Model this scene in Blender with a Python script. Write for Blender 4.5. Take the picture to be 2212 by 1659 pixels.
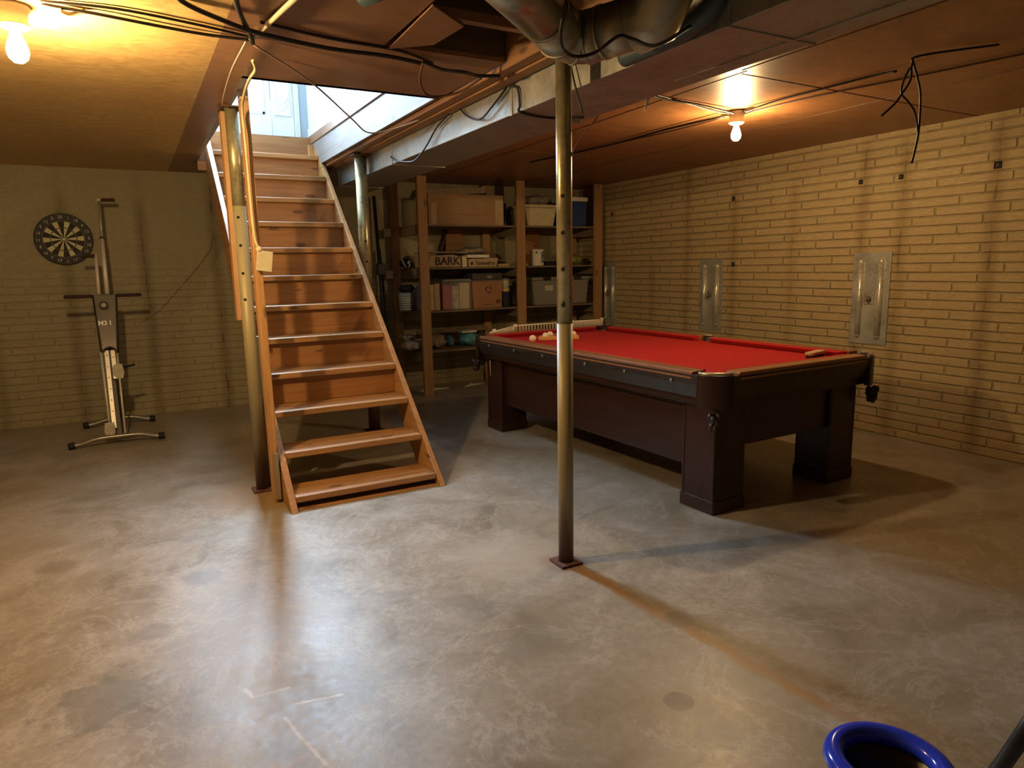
import bpy, bmesh, math, random
from mathutils import Vector, Matrix, Quaternion
random.seed(7)
S = bpy.context.scene
for o in list(bpy.data.objects): bpy.data.objects.remove(o, do_unlink=True)
COL = S.collection
PI = math.pi

# ---------------------------------------------------------------- camera, world, exposure, daylight
cam_d = bpy.data.cameras.new('camera'); cam = bpy.data.objects.new('camera', cam_d); COL.objects.link(cam)
_p, _r, _y = math.radians(9.82), math.radians(-1.066), math.radians(28.82)
_fw = Vector((math.sin(_y)*math.cos(_p), math.cos(_y)*math.cos(_p), -math.sin(_p)))
_rt = Vector((math.cos(_y), -math.sin(_y), 0)); _up = _rt.cross(_fw)
_r2 = _rt*math.cos(_r) + _up*math.sin(_r); _u2 = -_rt*math.sin(_r) + _up*math.cos(_r)
cam.matrix_world = Matrix(((_r2.x, _u2.x, -_fw.x, 0), (_r2.y, _u2.y, -_fw.y, 0), (_r2.z, _u2.z, -_fw.z, 1.35), (0, 0, 0, 1)))
cam_d.sensor_width = 36; cam_d.lens = 36*1475/2212; cam_d.clip_start = 0.03
S.camera = cam
w = bpy.data.worlds.new('daylight'); S.world = w; w.use_nodes = True
w.node_tree.nodes['Background'].inputs[0].default_value = (0.72, 0.86, 1, 1)
w.node_tree.nodes['Background'].inputs[1].default_value = 1.5
S.view_settings.view_transform = 'Standard'; S.view_settings.look = 'None'
S.view_settings.gamma = 1; S.view_settings.exposure = 0.0; S.view_settings.use_curve_mapping = False

def area(name, loc, size, direction, power, color, spread=130):
    d = bpy.data.lights.new(name, 'AREA'); d.shape = 'RECTANGLE'; d.size, d.size_y = size
    d.energy = power; d.color = color; d.spread = math.radians(spread)
    o = bpy.data.objects.new(name, d); COL.objects.link(o); o.location = loc
    o.rotation_euler = Vector(direction).to_track_quat('-Z', 'Y').to_euler()
    return o
# daylight behind the door's glass; skylight and side window lamps are added, unseen fill
area('added_skylight_fill', (0.98, 6.02, 4.83), (0.34, 0.50), (0, 0, -1), 20, (0.62, 0.80, 1), 150)
area('daylight_door', (0.93, 6.76, 3.10), (0.48, 0.66), (-.26, -1, -.74), 88, (0.60, 0.79, 1), 95)
area('added_side_fill', (0.40, 5.55, 3.95), (1.5, 1.1), (1, 0, -0.35), 14, (0.74, 0.87, 1))
BULB_W = (80, 42)   # radiant power of the left and right bulb

# ---------------------------------------------------------------- node helpers
class NT:
    def __init__(s, name):
        s.m = bpy.data.materials.new(name); s.m.use_nodes = True
        s.t = s.m.node_tree; s.b = s.t.nodes['Principled BSDF']; s.out = s.t.nodes['Material Output']
    def n(s, typ, **kw):
        nd = s.t.nodes.new(typ)
        for k, v in kw.items(): setattr(nd, k, v)
        return nd
    def inp(s, sock, v):
        if v is None: return
        if hasattr(v, 'is_linked') or isinstance(v, bpy.types.NodeSocket): s.t.links.new(v, sock)
        else:
            if isinstance(v, (tuple, list)) and len(v) == 3 and sock.type == 'RGBA': v = (*v, 1)
            sock.default_value = v
    def pos(s): return s.n('ShaderNodeNewGeometry').outputs['Position']
    def obj(s): return s.n('ShaderNodeTexCoord').outputs['Object']
    def mp(s, v, scale=(1, 1, 1), loc=(0, 0, 0), rot=(0, 0, 0)):
        m = s.n('ShaderNodeMapping'); s.inp(m.inputs[0], v)
        m.inputs['Scale'].default_value = scale; m.inputs['Location'].default_value = loc; m.inputs['Rotation'].default_value = rot
        return m.outputs[0]
    def noise(s, v, scale=5, detail=4, rough=.55, dist=0):
        m = s.n('ShaderNodeTexNoise'); s.inp(m.inputs['Vector'], v)
        m.inputs['Scale'].default_value = scale; m.inputs['Detail'].default_value = detail
        m.inputs['Roughness'].default_value = rough; m.inputs['Distortion'].default_value = dist
        return m.outputs[0]
    def voro(s, v, scale=5, feature='F1', rnd=1):
        m = s.n('ShaderNodeTexVoronoi', feature=feature); s.inp(m.inputs['Vector'], v); m.inputs['Scale'].default_value = scale
        m.inputs['Randomness'].default_value = rnd
        return m.outputs[0]
    def math(s, op, a, b=None, c=None, clamp=False):
        m = s.n('ShaderNodeMath', operation=op); m.use_clamp = clamp
        s.inp(m.inputs[0], a); s.inp(m.inputs[1], b)
        if c is not None: s.inp(m.inputs[2], c)
        return m.outputs[0]
    def ramp(s, f, stops, interp='LINEAR'):
        m = s.n('ShaderNodeValToRGB'); s.inp(m.inputs[0], f); e = m.color_ramp.elements; m.color_ramp.interpolation = interp
        while len(e) < len(stops): e.new(0.5)
        for el, (p, c) in zip(e, stops):
            el.position = p
            if isinstance(c, (int, float)): c = (c, c, c)
            el.color = (*c, 1)
        return m.outputs[0]
    def mix(s, f, a, b, mode='MIX'):
        m = s.n('ShaderNodeMix', data_type='RGBA', blend_type=mode); s.inp(m.inputs[0], f)
        s.inp(m.inputs[6], a); s.inp(m.inputs[7], b); return m.outputs[2]
    def xyz(s, v):
        m = s.n('ShaderNodeSeparateXYZ'); s.inp(m.inputs[0], v); return m.outputs
    def bump(s, h, strength=.3, dist=.01):
        m = s.n('ShaderNodeBump'); s.inp(m.inputs['Height'], h); m.inputs['Strength'].default_value = strength
        m.inputs['Distance'].default_value = dist; s.t.links.new(m.outputs[0], s.b.inputs['Normal']); return m
    def sms(s, v, lo, hi, a=0., b=1.):
        m = s.n('ShaderNodeMapRange', interpolation_type='SMOOTHSTEP'); s.inp(m.inputs[0], v)
        m.inputs[1].default_value = lo; m.inputs[2].default_value = hi; m.inputs[3].default_value = a; m.inputs[4].default_value = b
        return m.outputs[0]
    def set(s, **kw):
        for k, v in kw.items(): s.inp(s.b.inputs[k.replace('_', ' ')], v)
        return s.m

def plain(name, col, rough=.6, metal=0, var=.12, scale=20, bump=0, spec=.5):
    n = NT(name); v = n.obj(); f = n.noise(v, scale, 4)
    d = tuple(c*(1-var) for c in col); l = tuple(min(1, c*(1+var)) for c in col)
    n.set(Base_Color=n.ramp(f, [(.3, d), (.7, l)]), Roughness=rough, Metallic=metal, Specular_IOR_Level=spec)
    if bump: n.bump(f, bump, .004)
    return n.m

def wood(name, base, dark, axis='X', rough=.6, knots=True, grain=1.):
    n = NT(name); v = n.obj()
    st = {'X': (1.2, 22, 22), 'Y': (22, 1.2, 22), 'Z': (22, 22, 1.2)}[axis]
    g = n.noise(n.mp(v, tuple(a*grain for a in st)), 1.6, 6, .6, .6)
    b = n.noise(v, 2.3, 3)
    c = n.mix(n.ramp(g, [(.34, 0), (.68, 1)]), dark, base)
    c = n.mix(n.math('MULTIPLY', n.ramp(b, [(.4, 0), (.65, 1)]), .35), c, tuple(x*.7 for x in base))
    if knots:
        ks = {'X': (3, 9, 9), 'Y': (9, 3, 9), 'Z': (9, 9, 3)}[axis]
        k = n.voro(n.mp(v, ks, (.37, .61, .2)), 1.0)
        kk = n.sms(k, .10, .17, 1, 0)
        c = n.mix(n.math('MULTIPLY', kk, .75), c, tuple(x*.28 for x in dark))
    n.set(Base_Color=c, Roughness=rough); n.bump(g, .15, .002)
    return n.m

def galv(name, col=(.5, .5, .44), rough=.38, metal=.85, spangle=28):
    n = NT(name); v = n.obj()
    f = n.voro(n.mp(v, (1, 1, 1)), spangle); g = n.noise(v, 6, 5)
    c = n.mix(n.ramp(g, [(.35, 0), (.7, 1)]), tuple(x*.62 for x in col), col)
    c = n.mix(n.math('MULTIPLY', n.ramp(f, [(.1, 0), (.6, 1)]), .3), c, tuple(min(1, x*1.35) for x in col))
    n.set(Base_Color=c, Metallic=metal, Roughness=n.ramp(g, [(.3, rough-.08), (.7, rough+.15)]))
    return n.m

# ---- floor
def mat_floor():
    n = NT('concrete_floor'); p = n.pos(); x, y, z = n.xyz(p)
    wv = n.noise(p, .9, 5, .6, .5)
    sw = n.noise(p, 2.6, 9, .66, .7)
    fine = n.noise(p, 34, 5, .7)
    c = n.ramp(sw, [(.28, (.20, .175, .13)), (.44, (.30, .275, .22)), (.56, (.36, .335, .28)), (.72, (.47, .445, .39))])
    c = n.mix(n.ramp(wv, [(.36, .5), (.60, 0)]), c, (.26, .205, .11))
    c = n.mix(n.math('MULTIPLY', n.ramp(fine, [(.35, 1), (.62, 0)]), .28), c, (.12, .105, .08))
    # chalky scuffs and salts
    rg = n.noise(n.mp(p, (1, 1, 1), (3.1, 1.7, 0)), 2.0, 10, .72, .6)
    rd = n.math('ABSOLUTE', n.math('SUBTRACT', rg, .5))
    c = n.mix(n.math('MULTIPLY', n.sms(rd, .002, .022, 1, 0), .24), c, (.55, .53, .48))
    # dark scuffed patches
    dk = n.noise(n.mp(p, (1, 1.2, 1), (7.7, 2.2, 0)), 1.35, 9, .62, 1.0)
    c = n.mix(n.math('MULTIPLY', n.sms(dk, .55, .68), .5), c, (.17, .155, .12))
    # rust coloured seam running from the centre post towards the camera
    wob = n.math('MULTIPLY', n.math('SUBTRACT', n.noise(p, 3.5, 5), .5), .07)
    lx = n.math('SUBTRACT', n.math('ADD', x, wob), n.math('MULTIPLY_ADD', y, -.085, 1.845))
    wd = n.math('ABSOLUTE', lx)
    m = n.math('MULTIPLY', n.sms(wd, .012, .040, 1, 0), n.sms(y, .80, 1.35, 0, 1))
    m = n.math('MULTIPLY', m, n.sms(y, 2.40, 2.46, 1, 0))
    m = n.math('MULTIPLY', m, n.ramp(n.noise(p, 14, 4), [(.25, .55), (.6, 1)]))
    c = n.mix(n.math('MULTIPLY', m, .85), c, (.30, .165, .055))
    # rust ring at the centre post foot and amber stain by the stair post
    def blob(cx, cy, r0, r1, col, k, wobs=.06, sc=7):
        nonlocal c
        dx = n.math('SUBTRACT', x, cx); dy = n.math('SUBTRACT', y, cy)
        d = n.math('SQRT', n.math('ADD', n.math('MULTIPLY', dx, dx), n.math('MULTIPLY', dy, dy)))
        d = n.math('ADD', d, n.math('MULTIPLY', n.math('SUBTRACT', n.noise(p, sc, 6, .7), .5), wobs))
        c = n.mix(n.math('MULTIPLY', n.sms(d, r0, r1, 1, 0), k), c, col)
    blob(1.62, 2.49, .07, .14, (.15, .065, .045), .85, .12, 12)
    blob(1.45, 2.62, .16, .42, (.47, .44, .37), .5, .35, 4)
    blob(.60, 4.22, .18, .46, (.30, .19, .07), .65, .3, 4)
    blob(1.372, 1.449, .044, .050, (.13, .115, .095), .8, .02, 14)
    blob(-.18, 2.38, .10, .20, (.15, .14, .105), .7, .6, 9)
    blob(-.06, 2.78, .05, .10, (.19, .16, .11), .6, .2, 8)
    blob(-.42, 3.66, .04, .12, (.19, .15, .09), .6, .25, 6)
    blob(.42, 2.10, .10, .22, (.20, .185, .15), .5, .35, 7)
    blob(1.722, 1.83, .045, .06, (.17, .16, .13), .7, .09, 12)
    blob(.161, 3.2, .05, .11, (.17, .17, .165), .6, .2, 6)
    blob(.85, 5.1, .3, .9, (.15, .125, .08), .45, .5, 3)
    # thin white chalk-like scrapes
    for ax, ay, bx_, by in ((.214, 2.155, .327, 2.149), (.329, 2.05, .469, 2.023), (.284, 1.999, .304, 1.90), (.304, 1.90, .345, 1.73), (.20, 2.215, .214, 2.155)):
        dx, dy = bx_-ax, by-ay; l2 = dx*dx+dy*dy
        px = n.math('SUBTRACT', x, ax); py = n.math('SUBTRACT', y, ay)
        t = n.math('DIVIDE', n.math('ADD', n.math('MULTIPLY', px, dx), n.math('MULTIPLY', py, dy)), l2, None, True)
        ex = n.math('SUBTRACT', px, n.math('MULTIPLY', t, dx)); ey = n.math('SUBTRACT', py, n.math('MULTIPLY', t, dy))
        d = n.math('SQRT', n.math('ADD', n.math('MULTIPLY', ex, ex), n.math('MULTIPLY', ey, ey)))
        d = n.math('ADD', d, n.math('MULTIPLY', n.math('SUBTRACT', fine, .5), .02))
        c = n.mix(n.math('MULTIPLY', n.sms(d, .001, .009, 1, 0), .7), c, (.62, .60, .55))
    n.set(Base_Color=c, Roughness=n.ramp(n.math('ADD', n.math('MULTIPLY', sw, .6), n.math('MULTIPLY', fine, .4)), [(.32, .28), (.68, .48)]), Specular_IOR_Level=.6)
    n.bump(n.math('ADD', n.math('MULTIPLY', sw, .6), n.math('MULTIPLY', fine, .4)), .25, .005)
    return n.m

# ---- cast brick-pattern concrete wall. u axis = 0 (x) or 1 (y)
def mat_brick(name, ua, c_hi, c_lo, stain, seams, depth=1.0, smooth_top=None, joint=.5, crack=()):
    n = NT(name); p = n.pos(); xyz = n.xyz(p); u = xyz[ua]; z = xyz[2]
    H, L, O = .0655, .48, .16
    row = n.math('DIVIDE', z, H); ri = n.math('FLOOR', row); rf = n.math('FRACT', row)
    off = n.math('MULTIPLY', n.math('MODULO', ri, 3), O)
    uu = n.math('DIVIDE', n.math('ADD', n.math('ADD', u, 20), off), L)
    # split every brick into a long and a short one
    uf = n.math('FRACT', uu); ui = n.math('FLOOR', uu)
    def edge(f, w, soft):  # distance to 0/1 border
        e = n.math('MINIMUM', f, n.math('SUBTRACT', 1, f)); return n.sms(e, w, w+soft, 0, 1)
    a = edge(rf, .05, .10)
    b1 = edge(uf, .006, .012)
    b = b1
    face = n.math('MULTIPLY', a, b)
    fn = n.noise(n.mp(p, (7, 7, 20)), 3.0, 7, .74, .8)
    cell = n.n('ShaderNodeTexWhiteNoise', noise_dimensions='2D')
    cm = n.n('ShaderNodeCombineXYZ'); n.inp(cm.inputs[0], ui); n.inp(cm.inputs[1], ri); n.inp(cell.inputs['Vector'], cm.outputs[0])
    big = n.noise(p, .9, 4, .6)
    c = n.mix(n.ramp(fn, [(.3, 0), (.65, 1)]), c_lo, c_hi)
    c = n.mix(n.math('MULTIPLY', cell.outputs[0], .14), c, c_lo)
    c = n.mix(n.math('MULTIPLY', n.ramp(big, [(.35, 1), (.62, 0)]), .4), c, c_lo)
    fade = face
    if smooth_top is not None:
        k = n.math('MULTIPLY', n.sms(z, smooth_top-.35, smooth_top+.15, 0, 1), n.sms(u, *smooth_u, 0, 1) if smooth_u else 1)
        fade = n.mix(k, face, (1, 1, 1))
    jn = n.ramp(n.noise(p, 6, 5, .7), [(.32, .35), (.62, 1.15)])
    c = n.mix(n.math('MULTIPLY', n.math('MULTIPLY', n.math('SUBTRACT', 1, fade), joint), jn), c, tuple(v*.45 for v in c_lo))
    # rust drips along the form seams
    for s, strength, top in seams:
        dd = n.math('ABSOLUTE', n.math('ADD', n.math('SUBTRACT', u, s), n.math('MULTIPLY', n.math('SUBTRACT', n.noise(p, 5, 4), .5), .035)))
        l = n.math('MULTIPLY', n.sms(dd, .003, .022, 1, 0), n.ramp(n.noise(n.mp(p, (1, 1, 1), (s, 0, 0)), 3.2, 5, .7), [(.36, .1), (.62, 1)]))
        w_ = n.math('MULTIPLY', n.sms(dd, .01, .085, 1, 0), .45)
        l = n.math('MAXIMUM', l, w_)
        l = n.math('MULTIPLY', l, n.sms(z, top, top+.2, 1, .25))
        c = n.mix(n.math('MULTIPLY', l, strength), c, stain)
    for (ax, ay), (bx_, by) in zip(crack[:-1], crack[1:]):   # hairline crack
        dx, dy = bx_-ax, by-ay; l2 = dx*dx+dy*dy
        px = n.math('SUBTRACT', u, ax); py = n.math('SUBTRACT', z, ay)
        t = n.math('DIVIDE', n.math('ADD', n.math('MULTIPLY', px, dx), n.math('MULTIPLY', py, dy)), l2, None, True)
        ex = n.math('SUBTRACT', px, n.math('MULTIPLY', t, dx)); ey = n.math('SUBTRACT', py, n.math('MULTIPLY', t, dy))
        d = n.math('SQRT', n.math('ADD', n.math('MULTIPLY', ex, ex), n.math('MULTIPLY', ey, ey)))
        d = n.math('ADD', d, n.math('MULTIPLY', n.math('SUBTRACT', fn, .5), .02))
        c = n.mix(n.math('MULTIPLY', n.sms(d, .002, .008, 1, 0), .7), c, stain)
    n.set(Base_Color=c, Roughness=.75, Specular_IOR_Level=.25)
    h = n.math('ADD', n.math('MULTIPLY', fade, 1.0), n.math('MULTIPLY', fn, 1.1))
    n.bump(h, .9*depth, .016)
    return n.m
smooth_u = None

M = {}
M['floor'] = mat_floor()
M['wall_right'] = mat_brick('painted_brick_right', 1, (.66, .53, .30), (.50, .39, .205), (.20, .13, .055),
    [(2.50, .9, 2.1), (3.12, .75, 2.1), (3.43, .8, 2.1), (4.07, .5, 1.9), (4.73, .7, 1.9), (5.35, .75, 2.3), (5.88, .5, 1.2), (6.6, .4, 1.9)])
smooth_u = None
M['wall_back'] = mat_brick('painted_brick_back', 0, (.43, .39, .255), (.31, .275, .165), (.11, .075, .035),
    [(-1.07, .7, 2.2), (-.47, .75, 1.9), (.14, .9, 1.9), (.76, .9, 2.1), (1.37, .6, 2.1), (1.98, .6, 2), (2.6, .6, 2), (3.2, .6, 2), (3.8, .6, 2), (4.4, .6, 2)], .6, smooth_top=1.45, joint=.34,
    crack=[(0.76, 1.73), (0.716, 1.554), (0.6, 1.402), (0.465, 1.251), (0.31, 1.081), (0.222, 0.988), (0.037, 0.876)])
M['upper_wall'] = plain('pale_blue_white_paint', (.72, .80, .84), .6, 0, .05, 3)
M['upper_shaded'] = plain('shaded_wall_grey_blue', (.34, .40, .42), .6, 0, .05, 3)  # shade on the upstairs back wall, put into a darker wall colour
M['cream_trim'] = plain('cream_trim_paint', (.66, .66, .58), .5, 0, .05)
M['white_paint'] = plain('white_gloss_paint', (.80, .84, .86), .4, 0, .04)
M['pine'] = wood('pine_lumber', (.58, .33, .13), (.40, .20, .07), 'Z')
M['pine_x'] = wood('pine_tread', (.50, .27, .10), (.29, .14, .045), 'X', .42)
M['riser'] = wood('pine_riser', (.43, .205, .07), (.29, .125, .042), 'X', .55)
M['pine_string'] = wood('pine_stringer', (.50, .27, .095), (.32, .155, .05), 'Y', .55)
M['pine_grey'] = wood('weathered_lumber', (.36, .30, .21), (.24, .20, .135), 'Z', .7)
M['shelf_post'] = wood('shelf_stud', (.44, .255, .115), (.31, .17, .075), 'Z', .65)
M['shelf_board'] = wood('shelf_plywood', (.24, .175, .11), (.15, .105, .065), 'X', .65, False)
M['shelf_rail'] = wood('shelf_rail', (.23, .17, .11), (.15, .105, .065), 'Y', .7)
M['beam'] = wood('beam_lumber', (.34, .17, .065), (.20, .09, .035), 'Y', .65)
M['joist'] = wood('dark_joist', (.14, .085, .045), (.07, .04, .022), 'X', .8)
M['pale_header'] = wood('pale_header_wood', (.33, .31, .29), (.21, .165, .135), 'Y', .6)  # pale greyish wood tone
M['galv'] = galv('galvanised_duct', (.40, .39, .33), .42, .5)
M['galv_round'] = galv('galvanised_pipe', (.44, .42, .33), .36, .8)
M['galv_plate'] = galv('galvanised_plate', (.46, .48, .43), .36, .45, 40)
M['galv_rib_lit'] = galv('galvanised_rib_lit', (.66, .64, .54), .26, .4, 40)  # lighter copy of the plate metal, rib highlights put into the colour
def ceil_mat(name, a, b, sc, mottle=.3, rough=.42):
    n = NT(name); p = n.pos()
    f = n.noise(n.mp(p, (1, 1.7, 1)), sc, 7, .62, 1.9); g = n.noise(p, 1.3, 3)
    c = n.mix(n.ramp(f, [(.36, 0), (.62, 1)]), b, a)
    c = n.mix(n.math('MULTIPLY', n.ramp(g, [(.35, 1), (.65, 0)]), mottle), c, b)
    n.set(Base_Color=c, Roughness=rough); n.bump(f, .25, .004); return n.m
M['ceil_tan'] = ceil_mat('tan_ceiling_board', (.66, .44, .17), (.46, .29, .105), 9)
M['ceil_brown'] = ceil_mat('red_brown_ceiling_board', (.30, .155, .08), (.23, .115, .06), 3)
M['ceil_orange'] = ceil_mat('orange_ceiling_board', (.32, .145, .055), (.225, .10, .037), 4, .35)
def pole_mat():
    n = NT('post_paint'); p = n.pos(); z = n.xyz(p)[2]; f = n.noise(n.mp(p, (12, 12, 2)), 2, 5)
    zz = n.math('ADD', z, n.math('MULTIPLY', n.math('SUBTRACT', f, .5), .3))
    c = n.ramp(zz, [(.0, (.10, .055, .035)), (.16, (.14, .085, .05)), (.30, (.27, .22, .115)), (1.0, (.33, .285, .15))])
    n.set(Base_Color=c, Roughness=.48, Metallic=.1); return n.m
M['post'] = pole_mat()
M['post_metal'] = galv('post_metal', (.46, .40, .22), .28, .6)
M['hole'] = plain('hole_black', (.01, .01, .01), .9)
M['rust'] = plain('rusty_plate', (.12, .055, .038), .8, .2, .3, 40, .4)
M['cable'] = plain('black_cable', (.018, .014, .012), .5)
M['cable_brown'] = plain('brown_cable', (.10, .045, .025), .55)
M['cable_cream'] = plain('cream_cable', (.62, .52, .30), .5)
M['cord_grey'] = plain('grey_cord', (.34, .27, .23), .6)
M['porcelain'] = plain('white_porcelain', (.80, .78, .72), .25)
BULB = []
for bw_ in BULB_W:
    n = NT('bulb_glow'); n.set(Base_Color=(1, .9, .7), Roughness=.3, Emission_Color=(1, .67, .32)); BULB.append(n)
M['mahogany'] = wood('mahogany', (.040, .014, .009), (.021, .008, .006), 'Y', .36, False)
M['mahogany_v'] = wood('mahogany_leg', (.040, .013, .009), (.021, .008, .006), 'Z', .33, False)
M['rail_black'] = plain('black_worn_rail', (.030, .025, .022), .38, 0, .3, 30)
M['rail_cap'] = wood('rail_cap_wood', (.34, .155, .06), (.19, .075, .032), 'Y', .34, False)
M['rail_cap_x'] = wood('end_rail_cap_wood', (.42, .20, .075), (.26, .115, .045), 'X', .34, False)
M['cloth'] = plain('red_billiard_cloth', (.44, .024, .022), .9, 0, .08, 60, .1, .2)
M['leather'] = plain('dark_leather', (.022, .010, .009), .45, 0, .3, 40, .4)
M['iron'] = plain('pocket_iron', (.62, .58, .48), .3, .8)
M['stud'] = plain('worn_stud', (.20, .19, .16), .4, .5)
M['ivory'] = plain('ivory_ball', (.86, .76, .56), .2, 0, .03)
M['tray'] = plain('orange_wood', (.66, .36, .12), .45)
M['white_plastic'] = plain('white_plastic', (.80, .77, .66), .45, 0, .05)
M['bristle'] = plain('dark_bristles', (.02, .012, .010), .8, 0, .3, 90, .5)
M['brush_wood'] = plain('tan_brush_back', (.62, .44, .24), .5)
M['silver'] = plain('satin_silver', (.66, .63, .52), .35, .15, .06)
M['silver_dark'] = plain('steel_bar', (.30, .28, .24), .35, .7)
M['black'] = plain('black_rubber', (.015, .013, .012), .6)
M['grip'] = plain('dark_grip', (.050, .018, .016), .8, 0, .4, 80, .4)
M['khaki'] = plain('khaki_pedal', (.52, .48, .34), .5)
M['card'] = plain('cardboard', (.34, .215, .115), .8, 0, .08, 9)
M['card_red'] = plain('brown_cardboard', (.33, .165, .085), .8, 0, .08, 9)
M['card_tan'] = plain('tan_cardboard', (.46, .35, .22), .8)
M['ink'] = plain('printed_ink', (.05, .035, .028), .7)
M['tape'] = plain('packing_tape', (.60, .47, .28), .25)
M['bin_cream'] = plain('cream_plastic', (.58, .53, .34), .45)
M['blue_cool'] = plain('blue_cooler', (.025, .055, .19), .45)
M['white_lid'] = plain('white_lid', (.78, .76, .68), .4)
M['green_bag'] = plain('olive_green_plastic', (.22, .25, .07), .4, 0, .4, 12)
M['black_matte'] = plain('black_plastic', (.013, .012, .014), .5)
M['red_book'] = plain('red_cover', (.42, .06, .06), .5, 0, .2, 20)
M['cream_book'] = plain('cream_cover', (.55, .44, .28), .6, 0, .1)
M['floral'] = plain('mottled_cream_cover', (.48, .45, .31), .6, 0, .35, 22)
M['navy'] = plain('navy_cloth', (.016, .020, .045), .8)
M['blue_basket'] = plain('blue_basket', (.20, .33, .42), .5)
M['teal'] = plain('teal_fabric', (.08, .26, .32), .7, 0, .3, 14)
M['grey_fabric'] = plain('grey_fabric', (.34, .33, .33), .8, 0, .35, 18)
M['mottle'] = plain('mottled_fabric', (.26, .22, .17), .85, 0, .75, 40)
M['lilac'] = plain('pale_lilac_plastic', (.42, .42, .52), .4)
M['yellow'] = plain('yellow_label', (.65, .48, .16), .5)
M['label'] = plain('pale_label', (.50, .52, .40), .6)
M['paint_label'] = plain('grey_green_label', (.13, .17, .14), .5)
M['cyan_pipe'] = plain('dull_teal_metal', (.045, .075, .08), .45)
def clearish(name, col, alpha):
    n = NT(name); n.set(Base_Color=col, Roughness=.25, Alpha=alpha); return n.m
M['tub'] = clearish('translucent_grey_plastic', (.36, .34, .32), .62)
M['glass'] = clearish('pane_glass', (.85, .93, 1), .06)
M['blue_rim'] = plain('glossy_blue_plastic', (.02, .045, .50), .12, 0, .1, 4)
M['dirt_black'] = plain('black_bin', (.010, .010, .010), .35)
def wrack(name, a, b, sc):
    n = NT(name); f = n.noise(n.obj(), sc, 6, .7, 1); n.set(Base_Color=n.ramp(f, [(.35, a), (.65, b)]), Roughness=.4); n.bump(f, .6, .01); return n.m
M['bag'] = wrack('clear_plastic_bag', (.20, .17, .12), (.40, .36, .27), 16)

# ---------------------------------------------------------------- mesh helpers
def B(): return bmesh.new()
def bx(b, lo, hi, mi=0, M4=None):
    lo, hi = Vector(lo), Vector(hi)
    r = bmesh.ops.create_cube(b, size=1)
    mt = Matrix.Translation((lo+hi)/2) @ Matrix.Diagonal((*(hi-lo), 1))
    if M4 is not None: mt = M4 @ mt
    bmesh.ops.transform(b, matrix=mt, verts=r['verts'])
    for v in r['verts']:
        for f in v.link_faces: f.material_index = mi
    return b
def cyl(b, a, c, r, r2=None, seg=24, caps=True, mi=0):
    a, c = Vector(a), Vector(c); d = c-a
    res = bmesh.ops.create_cone(b, cap_ends=caps, segments=seg, radius1=r, radius2=r if r2 is None else r2, depth=d.length)
    q = Vector((0, 0, 1)).rotation_difference(d.normalized())
    bmesh.ops.transform(b, matrix=Matrix.Translation((a+c)/2) @ q.to_matrix().to_4x4(), verts=res['verts'])
    for v in res['verts']:
        for f in v.link_faces:
            f.material_index = mi
            if len(f.verts) == 4: f.smooth = True
    return b
def smoothpts(pts, k=5):
    P = [Vector(p) for p in pts]
    if len(P) < 3 or k < 2: return P
    out = []
    for i in range(len(P)-1):
        p0 = P[max(i-1, 0)]; p1 = P[i]; p2 = P[i+1]; p3 = P[min(i+2, len(P)-1)]
        for j in range(k):
            t = j/k
            out.append(.5*((2*p1)+(-p0+p2)*t+(2*p0-5*p1+4*p2-p3)*t*t+(-p0+3*p1-3*p2+p3)*t**3))
    out.append(P[-1]); return out
def tube(b, pts, r, seg=8, k=5, mi=0, radii=None):
    P = smoothpts(pts, k); rings = []; up = Vector((0, 0, 1))
    n = len(P); prev = None
    for i, p in enumerate(P):
        t = (P[min(i+1, n-1)]-P[max(i-1, 0)]).normalized()
        if prev is None:
            s = t.cross(up)
            if s.length < .05: s = t.cross(Vector((1, 0, 0)))
        else: s = prev - t*prev.dot(t)
        s.normalize(); prev = s; u = s.cross(t)
        rr = r if radii is None else radii(i/(n-1))
        rings.append([b.verts.new(p+(s*math.cos(a)+u*math.sin(a))*rr) for a in [2*PI*q/seg for q in range(seg)]])
    for i in range(n-1):
        for q in range(seg):
            f = b.faces.new((rings[i][q], rings[i][(q+1) % seg], rings[i+1][(q+1) % seg], rings[i+1][q])); f.smooth = True; f.material_index = mi
    for R in (rings[0], rings[-1]):
        f = b.faces.new(R); f.material_index = mi
    return b
def lathe(b, prof, c=(0, 0, 0), seg=32, mi=0, axis=None):
    rings = []
    for r, z in prof:
        rings.append([b.verts.new((max(r, 1e-5)*math.cos(2*PI*q/seg), max(r, 1e-5)*math.sin(2*PI*q/seg), z)) for q in range(seg)])
    for i in range(len(prof)-1):
        for q in range(seg):
            f = b.faces.new((rings[i][q], rings[i][(q+1) % seg], rings[i+1][(q+1) % seg], rings[i+1][q])); f.smooth = True; f.material_index = mi
    m = Matrix.Translation(c)
    if axis is not None: m = m @ Vector((0, 0, 1)).rotation_difference(Vector(axis).normalized()).to_matrix().to_4x4()
    bmesh.ops.transform(b, matrix=m, verts=[v for R in rings for v in R])
    return b
def prism(b, poly, vec, mi=0):
    vec = Vector(vec); A = [b.verts.new(Vector(p)) for p in poly]; C = [b.verts.new(Vector(p)+vec) for p in poly]
    fs = [b.faces.new(A), b.faces.new(C[::-1])]
    for i in range(len(A)):
        j = (i+1) % len(A); fs.append(b.faces.new((A[i], C[i], C[j], A[j])))
    for f in fs: f.material_index = mi
    return b
def ball(b, c, r, sc=(1, 1, 1), seg=24):
    res = bmesh.ops.create_uvsphere(b, u_segments=seg, v_segments=seg//2, radius=r)
    bmesh.ops.transform(b, matrix=Matrix.Translation(c) @ Matrix.Diagonal((*sc, 1)), verts=res['verts'])
    for v in res['verts']:
        for f in v.link_faces: f.smooth = True
    return b
def wm(o):
    m = o.matrix_basis.copy(); p = o.parent
    while p is not None: m = p.matrix_basis @ m; p = p.parent
    return m
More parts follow.
